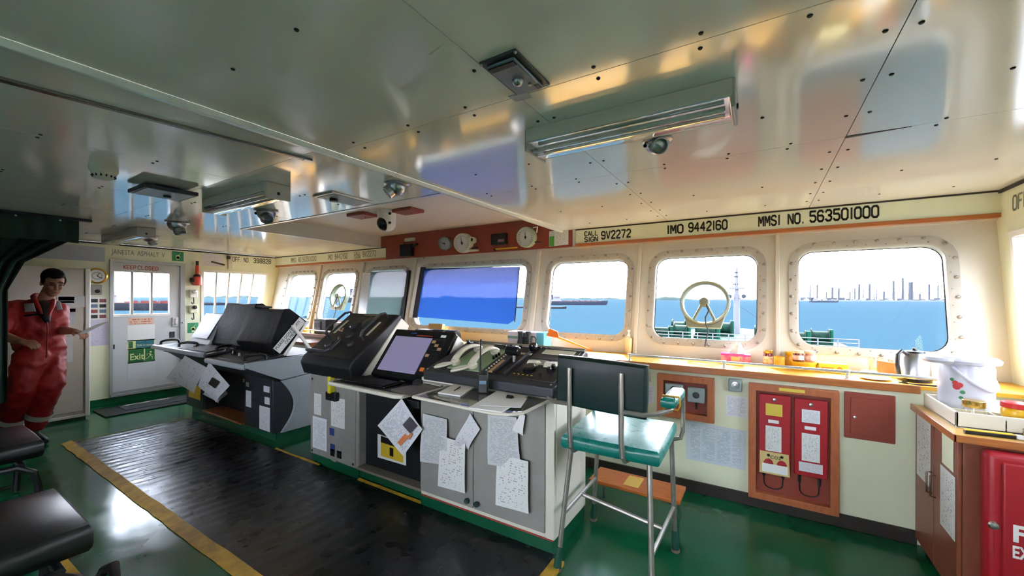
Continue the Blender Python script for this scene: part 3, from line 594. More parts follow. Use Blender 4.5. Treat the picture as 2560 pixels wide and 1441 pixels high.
# displays on the port console
def slab(x0, x1, y0, z0, y1, z1, th):
    """panel between a low edge (y0,z0) and a high edge (y1,z1), thickness th behind"""
    d = Vector((0, y1-y0, z1-z0)).normalized(); n = Vector((0, -d.z, d.y))
    mb = MB(); q = [Vector((x0, y0, z0)), Vector((x1, y0, z0)), Vector((x1, y1, z1)), Vector((x0, y1, z1))]
    mb.hexa([p-n*th for p in q]+q); return mb, d, n
mb, d_, n_ = slab(-6.09, -5.54, 2.12, .87, 2.31, 1.245, .07); ds = mb.build('display', m_lg, lc, bevel=.012)
mb, d_, n_ = slab(-6.03, -5.6, 2.138, .945, 2.295, 1.222, .004); [p.__iadd__(n_*.006) for p in mb.v]; mb.build('screen', mat('dim_screen', '6f6b80', .4), ds, smooth=0)
MB().cyl((-5.55, 2.2, .86), (-5.55, 2.2, .9), .05, .035, 12).build('trackball', m_black, lc)
def hood(x0, x1, prof, name='display_hood'):
    mb = MB(); N = 7; loops = []
    for i in range(N+1):
        t = i/N; x = x0+(x1-x0)*t; sag = .012*math.sin(math.pi*t)
        loops.append([(x+random.uniform(-.004, .004), y+random.uniform(-.006, .006), z-sag*(z > 1.1)+random.uniform(-.004, .004)) for y, z in prof])
    mb.loft(loops); return mb.build(name, m_cloth, lc, smooth=50, bevel=.012, seg=3)
hood(-5.56, -4.86, [(2.16, .90), (2.33, 1.375), (2.4, 1.375), (2.6, 1.2), (2.5, .86), (2.2, .86)])
h2 = hood(-4.92, -4.2, [(2.15, .97), (2.285, 1.325), (2.34, 1.33), (2.53, 1.185), (2.27, .84), (2.2, .83)])
MB().prism([(2.145, .86), (2.2, .845), (2.36, 1.26), (2.31, 1.27)], 'x', -5.1, -4.94).build('hood_flap', m_cloth, lc, bevel=.01)
tx = Vector((0, .47, .53)).normalized(); ty = Vector((0, -tx.z, tx.y)); Mx = frame((-4.186, 2.235, .88), tx, ty, (1, 0, 0))
lb = MB(Mx); lb.box(-.01, .40, -.005, .085, -.002, 0); lbo = lb.build('hood_label', m_note, h2, smooth=0)
text("PLEASE DON'T LEAN", .043, Mx @ Matrix.Translation((.0, .045, .001)), 'lettering', m_ink, h2, xs=.92); text("ON ME!!!", .043, Mx @ Matrix.Translation((.1, .006, .001)), 'lettering', m_ink, h2, xs=.92)
MB().hexa([(-4.19, 2.25, .825), (-4.17, 2.25, .825), (-4.17, 2.275, .822), (-4.19, 2.275, .822), (-4.19, 2.515, 1.19), (-4.17, 2.515, 1.19), (-4.17, 2.54, 1.185), (-4.19, 2.54, 1.185)]).build('white_strip', m_white, lc)
MB().hexa([(-4.18, 2.575, .82), (-4.15, 2.575, .82), (-4.15, 2.605, .82), (-4.18, 2.605, .82), (-4.18, 2.34, 1.15), (-4.15, 2.34, 1.15), (-4.15, 2.365, 1.16), (-4.18, 2.365, 1.16)]).build('white_strip', m_white, lc)
MB().tube([(-4.95, 2.34, 1.345), (-4.7, 2.33, 1.34), (-4.55, 2.33, 1.335)], .012, 8).build('rolled_edge', m_dg, lc)
for i in range(3): MB().lathe([(0, .05), (.03, .05), (.035, 0), (0, 0)], (-4.25+i*.03, 2.62, .84), n=10).build('knob', m_black, lc)
# papers hanging from the port console
def paper(p, label, m=m_paper, name='paper_sheet', curl=.02, group=None, t=.001, cat='paper', fn=None, ext=None):
    o = MB().sheet(p, t, 6, 8, fn or (lambda a, b: curl*(1-b)**2*math.sin(2+3*a)+curl*.4*math.sin(5*b))).build(name, m, smooth=60)
    return tag(o, label, cat, group)
P = lambda u, v, y: onY(u, v, y)
hp = 'papers clipped to the consoles'
paper([P(420, 945, 1.88), P(480, 985, 1.88), P(515, 920, 1.88), P(460, 890, 1.88)], 'white sheet with small drawings hanging at the left end of the hooded console', m_cartoon, group=hp)
o = paper([P(500, 965, 1.86), P(535, 1008, 1.86), P(572, 965, 1.86), P(520, 905, 1.86)], 'white sheet with a black square hanging from the hooded console', m_cartoon, group=hp)
q = [P(520, 960, 1.85), P(537, 972, 1.85), P(548, 955, 1.85), P(530, 944, 1.85)]; MB().plate(q, .001).build('printed_square', m_black, o, smooth=0)
paper([P(512, 985, 1.93), P(540, 1010, 1.93), P(567, 985, 1.93), P(545, 950, 1.93)], 'sheet tucked behind the one with the black square', m_paper2, group=hp)
paper([P(472, 992, 2.1), P(500, 1002, 2.1), P(502, 968, 2.1), P(474, 958, 2.1)], 'yellow warning notice low on the hooded console', m_yel, 'warning_notice', .003, cat='notice')
# ---- starboard console
rc = thing('steering_console', 'grey control console with radar, chart display and engine control panel', 'console', (-2.15, 2.25, 0))
for x0, x1, y0 in ((-3.33, -2.72, 2.07), (-2.72, -2.0, 2.08), (-2.0, -.99, 2.03)): MB().box(x0, x1, y0, 2.5, 0, .085).build('plinth', m_plinth, rc, smooth=0)
MB().box(-2.0, -.985, 2.026, 2.505, .085, .093).build('plinth_line', m_red, rc, smooth=0)
gc = MB().box(-3.35, -2.70, 2.05, 2.5, .085, .79).build('radar_cabinet', m_gcab, rc, bevel=.012)
MB().box(-3.335, -2.73, 2.043, 2.052, .1, .775).build('door', m_gcab, gc, bevel=.004)
for x in (-3.31, -2.755):
    for z in (.12, .74): MB().lathe([(0, .004), (.01, .003), (.011, 0)], (x, 2.043, z), (0, -1, 0), 10).build('screw', m_black, gc)
def note(x0, x1, z0, z1, y, par, m, name='paper_note'): return MB().plate([(x0, y, z0), (x1, y, z0), (x1, y, z1), (x0, y, z1)], .0015).build(name, m, par, smooth=0)
note(-3.30, -3.1, .15, .42, 2.041, gc, m_paper); note(-3.28, -3.18, .44, .62, 2.041, gc, m_form); note(-3.04, -2.86, .38, .62, 2.041, gc, m_form)
for x, z, m in ((-3.06, .30, mat('blue_print', '27407c', .6)), (-3.05, .17, MATS['blue_print']), (-2.97, .17, m_gcab), (-3.05, .13, m_black), (-2.96, .13, m_black), (-3.03, .09, m_gcab)): note(x, x+.06, z, z+.06, 2.041, gc, m, 'sticker')
MB().box(-3.02, -2.98, 1.99, 2.04, .66, .8).build('torch_body', mat('yellow_plastic', 'd8d020', .35), rc, bevel=.008); MB().box(-3.06, -2.93, 2.0, 2.04, .6, .67).build('torch_holder', m_black, rc, bevel=.006)
# radar head
rh = MB().prism([(1.965, .895), (1.99, .945), (2.475, 1.30), (2.505, 1.275), (2.09, .83), (2.0, .79)], 'x', -3.37, -2.70).build('radar_head', m_dg2, rc, bevel=.012, seg=3)
MB().prism([(2.505, 1.27), (2.60, 1.195), (2.4, .79), (2.05, .79), (2.09, .83)], 'x', -3.34, -2.71).build('radar_housing', m_cream, rc, bevel=.01)
rp0 = Vector((-3.05, 1.99, .945)); rd = Vector((0, .485, .355)).normalized(); rn = Vector((0, -rd.z, rd.y)); MR = frame(rp0, (1, 0, 0), rd, rn)
lp = MB(MR); lp.box(-.28, .30, .02, .58, 0, .004); lp.build('radar_panel', m_black, rh, bevel=.003)
def loop(mb, pts, r): return mb.tube(pts, r, 8)
for x in (-.24, .24):
    h = MB(MR); h.tube([(x, .24, 0), (x, .24, .05), (x, .28, .075), (x, .5, .075), (x, .55, .05), (x, .55, 0)], .011, 8); h.build('grab_handle', m_dg, rh)
h = MB(MR); h.tube([(-.24, .05, .0), (-.25, .03, .05), (-.2, .02, .06), (.02, .02, .06), (.06, .05, .06), (.06, .16, .06), (.0, .2, .05), (-.02, .2, 0)], .014, 8); h.build('wrist_rest', m_dg, rh)
for x, y, r in ((-.06, .42, .05), (.08, .46, .06), (.02, .28, .035), (.14, .18, .03), (-.12, .16, .045)): MB(MR).lathe([(0, .02), (r*.8, .02), (r, .012), (r, 0), (0, 0)], (x, y, .003), n=20).build('dial', m_dg, rh)
for x, y in ((-.17, .36), (-.14, .38), (-.11, .36), (-.15, .33), (-.19, .34)): MB(MR).box(x-.01, x+.01, y-.008, y+.008, .003, .014).build('button', m_tan if x < -.14 else m_dg, rh, bevel=.002)
for x in (-.245, .2): MB(MR).box(x, x+.03, .3, .48, .004, .006).build('legend_strip', m_beige, rh, smooth=0)
MB(MR).box(-.1, .1, .565, .575, .004, .006).build('legend_strip', m_steel, rh, smooth=0)
# dark kneehole cabinet
dc = MB().box(-2.70, -2.0, 2.12, 2.5, .1, .82).build('processor_cabinet', m_dg2, rc, bevel=.004)
MB().box(-2.66, -2.04, 2.108, 2.122, .13, .72).build('door', m_dg2, dc, bevel=.004)
MB().box(-2.70, -1.99, 2.035, 2.12, .095, .115).build('step_plank', mat('grey_wood', '7f7565', .6), rc, bevel=.003)
MB().box(-2.45, -2.3, 2.1, 2.11, .6, .66).build('vent', m_black, dc, smooth=0)
MB().box(-2.30, -2.0, 2.0, 2.11, .68, .735).build('drawer_box', m_black, rc, bevel=.006)
# keyboard shelf
sh = MB().prism([(-2.78, 1.845), (-2.74, 1.815), (-2.02, 1.80), (-1.97, 1.83), (-1.97, 2.1), (-2.74, 2.1)], 'z', .79, .818).build('keyboard_shelf', m_cream, rc, bevel=.008)
MB().box(-2.72, -1.98, 1.84, 2.1, .818, .824).build('shelf_mat', m_dg2, sh, bevel=.003)
# chart display
mb, ed_, en_ = slab(-2.59, -1.95, 2.07, .85, 2.335, 1.19, .05); em = mb.build('chart_display', m_blackg, rc, bevel=.012)
mb2 = MB(); mb2.prism([(2.115, .83), (2.375, 1.165), (2.455, 1.10), (2.40, .83)], 'x', -2.57, -1.955); mb2.build('display_housing', m_white, rc, bevel=.015)
MD = frame(Vector((-2.27, 2.07, .85)), (1, 0, 0), ed_, en_)
s_ = MB(MD); s_.box(-.27, .13, .05, .36, 0, .004); s_.build('screen', m_scr1, em, smooth=0)
s_ = MB(MD); s_.box(.135, .28, .05, .36, 0, .003); s_.build('side_keys_panel', m_dg2, em, bevel=.002)
for i in range(5):
    for j in range(3): MB(MD).box(.145+j*.042, .18+j*.042, .2+i*.03, .222+i*.03, .003, .006).build('soft_key', m_black if (i+j) % 4 else m_tan, em, smooth=0)
MB(MD).box(-.05, .12, .375, .382, .0, .002).build('legend_strip', m_red, em, smooth=0); MB(MD).box(-.12, -.06, .39, .402, 0, .002).build('legend_strip', MATS['blue_print'], em, smooth=0); MB(MD).box(.2, .25, .375, .395, 0, .002).build('sticker', m_note, em, smooth=0); MB(MD).box(.16, .2, .08, .11, .003, .005).build('sticker', m_orange, em, smooth=0)
# double cupboard
lcab = MB().box(-2.0, -.98, 2.03, 2.5, .09, .90).build('cupboard', m_cream, rc, bevel=.004)
for i, (x0, x1) in enumerate(((-1.995, -1.543), (-1.535, -1.035))):
    dd = MB().box(x0, x1, 2.018, 2.031, .12, .875).build('door', m_gcab, lcab, bevel=.004)
    kx = x1-.035 if i == 0 else x0+.035
    MB().lathe([(0, .028), (.014, .028), (.018, .02), (.016, .008), (.009, 0), (0, 0)], (kx, 2.018, .165), (0, -1, 0), 14).build('knob', m_knob, lcab)
MB().box(-1.033, -.978, 2.022, 2.035, .095, .90).build('corner_post', m_cream, lcab, bevel=.004)
MB().box(-.981, -.976, 2.05, 2.48, .11, .88).build('end_panel', m_cream, lcab, bevel=.002)
# sloped engine control panel
PD = Vector((0, .45, .14)).normalized(); PN = Vector((0, -PD.z, PD.y)); MP = frame(Vector((-1.455, 1.995, .955)), (1, 0, 0), PD, PN)
cp = MB().prism([(1.985, .895), (1.985, .955), (2.0, .962), (2.46, 1.105), (2.5, 1.09), (2.5, .895)], 'x', -1.94, -.965).build('control_desk', m_dg, rc, bevel=.008)
MB().tube([(-1.95, 2.462, 1.108), (-.97, 2.462, 1.108)], .014, 10).build('desk_rail', m_chrome, rc)
for x0, x1, y0, y1, m in ((-.46, -.34, .05, .36, m_dg), (-.33, -.22, .06, .4, m_green), (-.19, -.06, .06, .40, m_green), (-.04, .15, .05, .42, m_dg2), (.16, .47, .04, .3, m_dg2), (.17, .47, .31, .46, m_dg)):
    b = MB(MP); b.box(x0, x1, y0, y1, .002, .012); b.build('panel_plate', m, cp, bevel=.003)
for x0, x1, y0, y1, m in ((-.36, -.2, .40, .455, m_beige), (.0, .045, .06, .24, m_tan), (.0, .16, .345, .37, m_beige), (.2, .32, .22, .29, m_gcab), (.34, .46, .22, .29, m_gcab), (-.02, .04, .4, .415, m_red), (.1, .14, .42, .45, m_beige), (.22, .44, .38, .45, m_beige)):
    b = MB(MP); b.box(x0, x1, y0, y1, .012, .016); b.build('legend_plate', m, cp, bevel=.002)
b = MB(MP); b.box(.055, .075, .05, .36, .012, .014); b.build('lever_slot', m_black, cp, smooth=0)
for x in (.045, .13):
    b = MB(MP); b.box(x, x+.012, .05, .38, .012, .03); b.build('lever_guide', m_dg, cp, bevel=.003)
b = MB(MP); b.tube([(.09, .24, .01), (.09, .25, .06)], .012, 8); b.build('lever_stem', m_steel, cp)
b = MB(MP); b.cyl((.04, .25, .08), (.135, .25, .08), .03, n=16); b.build('engine_lever', m_blackg, cp, bevel=.008)
for x, y, r, h in ((.26, .14, .04, .035), (.39, .15, .016, .03), (.40, .19, .014, .03), (.36, .09, .008, .02), (-.43, .44, .012, .03), (.13, .44, .03, .04), (-.1, .44, .01, .015), (-.02, .44, .01, .015)):
    b = MB(MP); b.lathe([(0, h), (r*.8, h), (r, h*.7), (r, 0), (0, 0)], (x, y, .012), n=18); b.build('control_knob', m_blackg, cp)
for x in (.24, .36):
    b = MB(MP); b.loft([[(x-.04, .2, .012), (x+.04, .2, .012), (x+.05, .25, .012), (x-.05, .25, .012)], [(x-.03, .215, .04), (x+.03, .215, .04), (x+.04, .25, .03), (x-.04, .25, .03)]]); b.build('indicator_hood', m_beige, cp, bevel=.004)
for k in range(9): b = MB(MP); b.lathe([(0, .006), (.006, .005), (.007, 0)], (-.02, .08+k*.03, .012), n=8); b.build('scale_button', m_beige, cp)
for x, y in ((-.47, .02), (.46, .02), (.46, .3), (.18, .05), (-.05, .03), (.2, .28)): b = MB(MP); b.lathe([(0, .004), (.006, .003), (.007, 0)], (x, y, .004), n=8); b.build('screw', m_steel, cp)
for k in range(5): b = MB(MP); b.box(.18+k*.03, .19+k*.03, .08, .085, .012, .014); b.build('legend_mark', m_yel, cp, smooth=0)
# two telephone handsets resting on the desk
def handset(label, x, y):
    t = thing('telephone_handset', label, 'telephone', MP @ Vector((x, y, .012)), 'grey handsets on the control desk')
    Q = MP @ Matrix.Translation((x, y, .012)) @ Matrix.Rotation(math.radians(-6), 4, 'Z')
    b = MB(Q); N = 10; L = []
    for i in range(N+1):
        tt = i/N; yy = -.03+.26*tt; zz = .02+.045*math.sin(math.pi*tt)**.7; w = .024+.010*(abs(tt-.5)*2)**3
        L.append([(w*math.cos(a), yy, zz+.015*math.sin(a)) for a in [2*math.pi*k/10 for k in range(10)]])
    b.loft(L); b.build('handle', m_beige, t, smooth=60)
    for yy in (-.02, .215): b = MB(Q); b.lathe([(0, 0), (.03, 0), (.033, .02), (.02, .035), (0, .036)], (0, yy, 0), n=16); b.build('ear_cup' if yy > 0 else 'mouth_cup', m_beige, t)
    b = MB(Q); P_ = [(-.0, -.05, .02), (-.02, -.09, .02), (-.05, -.12, .018), (-.085, -.13, .012), (-.1, -.1, .008), (-.08, -.06, .008), (-.03, -.03, .008)]
    b.tube(P_, .009, 8); b.build('cord', m_beige, t)
    for i in range(3): b = MB(Q); b.lathe([(0, .02), (.008, .02), (.01, 0)], (.055, .13+.03*i, 0), n=8); b.build('hook_button', m_blackg, t)
handset('grey telephone handset beside the chart display', -.30, .14)
handset('grey telephone handset behind the two way radio', -.14, .12)
# clear writing tray and what lies on it
m_acr = clear_mat('tray_acrylic', (.86, .87, .84), .12, .03)
tr = thing('writing_tray', 'clear topped writing tray projecting from the control desk', 'tray', (-1.35, 1.8, .87))
pts = [(-1.69, 1.65), (-1.12, 1.625), (-1.04, 1.65), (-1.0, 1.71), (-1.0, 2.0), (-1.69, 2.0)]
MB().prism(pts, 'z', .872, .878).build('tray_board', mat('grey_sheet', '8a8782', .2), tr, smooth=0)
b = MB(); b.tube([(-1.69, 2.0, .88), (-1.69, 1.65, .88), (-1.12, 1.625, .88), (-1.045, 1.65, .88), (-1.0, 1.71, .88), (-1.0, 2.0, .88)], .009, 6); b.build('tray_edging', m_cream, tr)
MB().prism(pts, 'z', .886, .888).build('clear_sheet', m_acr, tr, smooth=0)
MB().prism([(-2.02, 1.78), (-1.7, 1.74), (-1.66, 2.0), (-1.98, 2.0)], 'z', .845, .862).build('side_mat', mat('olive_board', '55513f', .35), tr, bevel=.003)
def flat(pts, z, label, m, t=.003, name='paper_pad', cat='paper', grp=None):
    p = [Vector((x, y, z+t)) for x, y in pts]; return tag(MB().plate(p, t).build(name, m, smooth=0), label, cat, grp)
zt = .889
def zq(*uv): return [tuple(onZ(u, v, zt)[:2]) for u, v in uv]
gp = 'papers on the writing tray'
flat(zq((1172, 1022), (1255, 1033), (1320, 993), (1243, 980)), zt, 'white sheets clipped together at the right of the writing tray', m_note, .006, 'paper_stack', grp=gp)
flat(zq((1200, 1018), (1302, 1024), (1318, 1000), (1238, 995)), zt+.007, 'top sheet of the clipped stack on the writing tray', m_note, .002, grp=gp)
flat(zq((1095, 985), (1150, 993), (1192, 966), (1140, 962)), zt, 'white notepad in the middle of the writing tray', m_note, .008, 'notepad', grp=gp)
flat([tuple(onZ(u, v, .866)[:2]) for u, v in ((1060, 957), (1100, 967), (1138, 957), (1078, 950))], .866, 'cream papers lying left of the notepad', mat('cream_paper', 'd9d4c0', .7), .003, grp=gp)
p = onZ(1275, 995, zt+.012); t = thing('binder_clip', 'black binder clip on the tray papers', 'clip', p); MB().prism([(-.014, 0), (.014, 0), (.004, .014), (-.004, .014)], 'x', -.018, .018).build('clip_body', m_black, t); t.children[0].location = (0, 0, 0); MB().tube([(-.012, 0, 0), (-.012, -.02, 0), (.012, -.02, 0), (.012, 0, 0)], .0012, 5).build('clip_wire', m_steel, t); t.children[1].location = (0, 0, .002)
a, b_ = onZ(1136, 977, zt+.012), onZ(1150, 968, zt+.012); MB().tube([a, b_], [.003, .004], 8).build('pen', m_black); tag(bpy.data.objects['pen'], 'black pen lying on the notepad', 'pen')
# walkie-talkie standing on the tray
r0_ = onZ(1208, 983, zt); wt = thing('two_way_radio', 'black two way radio standing on the writing tray', 'radio', r0_); Mw = Matrix.Translation(r0_) @ Matrix.Rotation(math.radians(25), 4, 'Z')
b = MB(Mw); b.box(-.029, .029, -.016, .016, 0, .115); b.build('body', m_black, wt, bevel=.006); b = MB(Mw); b.cyl((-.018, 0, .115), (-.018, 0, .15), .009, .008, 10); b.tube([(-.018, 0, .15), (-.016, 0, .3), (-.014, 0, .315)], [.006, .004, .006], 8); b.build('antenna', m_black, wt)
for x in (.005, .02): b = MB(Mw); b.lathe([(0, .018), (.007, .018), (.008, 0)], (x, 0, .115), n=10); b.build('knob', m_black, wt)
b = MB(Mw); b.box(-.02, .02, -.018, -.016, .055, .075); b.build('nameplate', mat('blue_grey_print', '5d7f9c', .4), wt, smooth=0); b = MB(Mw); b.box(-.02, .02, -.018, -.0165, .08, .105); b.build('speaker_grille', m_dg2, wt, smooth=0)
# keyboard and mouse on the shelf
kb = thing('keyboard', 'black keyboard on the shelf below the chart display', 'keyboard', (-2.42, 1.94, .824)); MB().box(-2.66, -2.18, 1.86, 2.02, .825, .84).build('keyboard_base', m_blackg, kb, bevel=.005)
k_ = MB()
for i in range(15):
    for j in range(5): k_.box(-2.65+i*.0305, -2.625+i*.0305, 1.87+j*.028, 1.893+j*.028, .84, .847)
tag(k_.build('keys', m_black, kb, smooth=0), kind='stuff')
ms = thing('computer_mouse', 'grey mouse at the left edge of the writing tray', 'mouse', onZ(1045, 957, .864)); b = MB(); b.sphere(onZ(1045, 957, .866), .03, 14, 8, (1, 1.5, .75)); b.build('mouse_shell', m_dg, ms)
w_ = thing('trackball', 'cream trackball beside the keyboard', 'trackball', onZ(1015, 952, .824)); c_ = onZ(1015, 952, .825); MB().lathe([(0, .025), (.02, .022), (.045, .008), (.05, 0), (0, 0)], c_, n=18).build('base', m_beige, w_); MB().sphere(c_+Vector((0, 0, .03)), .018, 12, 8).build('ball', m_beige, w_)
# sheets hanging on the starboard console front
Pr = lambda u, v, y=1.99: onY(u, v, y)
o = paper([Pr(1010, 1140, 1.95), Pr(1054, 1075, 1.95), Pr(1003, 997, 1.95), Pr(943, 1065, 1.95)], 'white sheet with dark and orange squares hanging from the keyboard shelf', m_paper, curl=.008, group=hp)
for q, m in (([Pr(1025, 1085, 1.94), Pr(1042, 1066, 1.94), Pr(1024, 1043, 1.94), Pr(1006, 1063, 1.94)], mat('dark_print', '4d4750', .7)), ([Pr(1002, 1116, 1.94), Pr(1020, 1094, 1.94), Pr(1012, 1085, 1.94), Pr(993, 1107, 1.94)], mat('orange_print', 'd9804f', .7)), ([Pr(1023, 1100, 1.94), Pr(1031, 1088, 1.94), Pr(1026, 1082, 1.94), Pr(1018, 1094, 1.94)], MATS['orange_print'])): MB().plate(q, .001).build('printed_square', m, o, smooth=0)
o = paper([Pr(944, 1144, 2.098), Pr(1015, 1165, 2.098), Pr(1015, 1110, 2.098), Pr(944, 1085, 2.098)], 'white and yellow caution notice on the dark cabinet door', m_note, 'caution_notice', .0, cat='notice')
MB().plate([Pr(952, 1140, 2.096), Pr(1008, 1158, 2.096), Pr(1008, 1112, 2.096), Pr(952, 1090, 2.096)], .001).build('yellow_field', m_yel, o, smooth=0); MB().plate([Pr(952, 1106, 2.094), Pr(1005, 1124, 2.094), Pr(1005, 1110, 2.094), Pr(952, 1090, 2.094)], .001).build('black_band', m_black, o, smooth=0); MB().plate([Pr(974, 1140, 2.093), Pr(983, 1143, 2.093), Pr(983, 1122, 2.093), Pr(974, 1119, 2.093)], .001).build('printed_figure', m_black, o, smooth=0)
for q, lab, m, c in (([(1055, 1152), (1118, 1170), (1115, 1050), (1055, 1035)], 'grey typed sheet on the left cupboard door, nearest the dark cabinet', m_paper2, .02), ([(1140, 1110), (1165, 1130), (1197, 1075), (1172, 1035)], 'folded sheet turned sideways on the left cupboard door', m_cartoon, .03), ([(1096, 1215), (1161, 1236), (1162, 1110), (1100, 1090)], 'pale sheet low on the left cupboard door', m_form, .006), ([(1222, 1160), (1302, 1178), (1290, 1045), (1218, 1035)], 'typed sheet at the top of the right cupboard door', m_paper2, .012), ([(1240, 1262), (1320, 1287), (1320, 1155), (1242, 1135)], 'large form low on the right cupboard door', m_form, .006), ([(1282, 1075), (1305, 1092), (1312, 1040), (1300, 1035)], 'small folded paper hanging under the corner of the tray', m_note, .01)):
    paper([Pr(u, v, 1.985) for u, v in q], lab, m, curl=c, group=hp)
# rubber mat with wavy ridges, tape edging
MX0, MX1, MY0, MY1 = -5.74, -.97, 1.06, 2.03
m_rub = mat('black_rubber', '0c0d0f', .3, rvar=.08, vscale=5)
nx, ny = 260, 14; V = []; Fc = []
from mathutils import noise
for i in range(nx+1):
    for j in range(ny+1):
        x = MX0+(MX1-MX0)*i/nx; y = MY0+(MY1-MY0)*j/ny; am = max(0, 1-(x+5.7)/4.6)
        e = min(1, j/2, (ny-j)/2)
        w = math.sin((x*1.0+.05*math.sin(3*y)+.06*noise.noise((x*1.3, y*1.1, 0)))*62+2.2*noise.noise((x*1.1, y*.9, 7)))*.0048*am*(.75+.5*noise.noise((x*2.1, y*1.2, 4)))+.006*noise.noise((x*5, y*.8, 9))*am+.002*noise.noise((x*9, y*1.5, 2))
        V.append((x, y, .016+w*e))
for i in range(nx):
    for j in range(ny): a = i*(ny+1)+j; Fc.append((a, a+ny+1, a+ny+2, a+1))
o = MB().add(V, Fc).build('rubber_mat', m_rub, smooth=180); tag(o, 'long black rubber mat with wavy folds before the consoles', 'mat')
def tapestrip(x0, x1, y0, y1, label):
    n = max(2, int(max(x1-x0, y1-y0)/.12)); mb = MB(); L = []
    for k in range(n+1):
        t = k/n; j = random.uniform(-.004, .004)
        if x1-x0 > y1-y0: x = x0+(x1-x0)*t; L.append([(x, y0+j, .002), (x, y1+j, .002), (x, y1+j, .021), (x, y0+j, .006)])
        else: y = y0+(y1-y0)*t; L.append([(x0+j, y, .002), (x1+j, y, .002), (x1+j, y, .021), (x0+j, y, .006)])
    mb.loft(L); tag(mb.build('floor_tape', m_tape, smooth=0), label, 'tape', 'yellow tape around the rubber mat')
tapestrip(MX0-.06, -1.0, MY0-.06, MY0+.012, 'yellow tape along the aft edge of the rubber mat')
tapestrip(MX0-.05, MX0+.01, MY0, MY1, 'thin yellow tape at the far end of the rubber mat')
tapestrip(-2.70, -1.94, 2.012, 2.06, 'yellow tape on the floor below the keyboard shelf'); tapestrip(-3.9, -3.2, 2.0, 2.05, 'yellow tape across the gap between the consoles'); tapestrip(-1.05, -.9, 1.84, 2.0, 'yellow tape corner by the green chair leg')
p0 = onZ(180, 1290, 0); tapestrip(-3.6, -1.9, .52, .58, 'yellow tape on the floor under the black chairs')
# ------------------------------------------------------------------ front counter, its rail and what stands on it
ZT = .94
ct = thing('window_counter', 'long varnished yellow wood counter below the front windows', 'counter', (-3.05, 3.5, .92))
MB().box(XL, 1.31, 3.262, 3.74, .918, ZT).build('counter_top', m_counter, ct, smooth=0)
MB().box(XL, .79, 3.245, 3.263, .896, ZT+.003).build('counter_edge', m_wood, ct, bevel=.004)
hr = thing('counter_rail', 'steel grab rail along the edge of the starboard counter', 'rail', (-.2, 3.3, ZT))
ry, rz = 3.30, .985
xa, xb = onY(1570, 891, ry).x, .95
MB().tube([(xa, ry, rz), (xb, ry, rz)], .011, 10).build('rail', m_alu, hr)
for u, v in ((1574, 905), (1810, 925), (2118, 950)):
    x = onY(u, v, ry).x; MB().lathe([(.018, 0), (.017, .006), (.009, .012), (.009, .036), (.016, .04), (.016, .058), (0, .06)], (x, ry, ZT), n=14).build('rail_post', m_alu, hr)
h2r = thing('counter_rail', 'steel grab rail along the port end of the counter', 'rail', (-5.6, 3.3, ZT)); MB().tube([(-6.6, ry, rz), (-4.1, ry, rz)], .011, 8).build('rail', m_alu, h2r)
for x in (-6.6, -5.4, -4.12): MB().cyl((x, ry, ZT), (x, ry, rz), .01, n=10).build('rail_post', m_alu, h2r)
def at(u, v, z=ZT): return onZ(u, v, z)
def lathe_thing(name, label, cat, p, parts, group=None, n=22):
    t = thing(name, label, cat, p, group)
    for nm, prof, m in parts: MB().lathe(prof, p, n=n).build(nm, m, t)
    return t
# carton of wood, orange paddle, pump bottle
c = at(1366, 870); m_wlit = mat('light_wood', 'c98a45', .4, var=.2, vscale=7, stretch=(2, 10, 10))
t = thing('wooden_box', 'flat wooden box on the counter left of the pump bottle', 'box', c); MB().box(c.x-.24, c.x, c.y, c.y+.2, ZT, ZT+.075).build('box_body', m_wlit, t, bevel=.004); MB().box(c.x-.245, c.x+.004, c.y-.004, c.y+.204, ZT+.075, ZT+.085).build('lid', m_wlit, t, bevel=.003); MB().lathe([(0, .012), (.008, .01), (.006, 0)], (c.x-.06, c.y, ZT+.04), (0, -1, 0), 10).build('knob', m_black, t)
t = thing('hand_paddle', 'bright orange plastic paddle leaning on the wooden box', 'paddle', (c.x+.05, 3.55, ZT)); pp = mat('orange_paddle', 'ef7a2a', .4)
p1, p2 = onY(1400, 845, 3.5), onZ(1478, 876, ZT+.012)
bl = [onY(1366, 840, 3.5), onY(1398, 846, 3.5), onY(1394, 829, 3.53), onY(1373, 821, 3.54)]; MB().plate(bl, .008).build('blade', pp, t, bevel=.003); MB().tube([p1+Vector((-.02, 0, .003)), p2], [.011, .008], 8).build('handle', pp, t)
p = at(1572, 884); lathe_thing('pump_bottle', 'cream pump soap bottle by the window post', 'bottle', p, (('bottle', [(0, 0), (.031, 0), (.033, .01), (.033, .12), (.028, .14), (.013, .15), (.013, .16), (0, .16)], mat('cream_plastic', 'ead9a6', .35)), ('pump', [(.012, .16), (.012, .175), (.005, .178), (.005, .2), (.012, .202), (.012, .215), (0, .216)], m_white)))
tag(text('HAND SOAP', .012, frame(p+Vector((-.035, -.0335, .08)), (1, 0, 0), (0, 0, 1), (0, -1, 0)), 'lettering', m_ink, bpy.data.objects['pump_bottle'])) if False else None
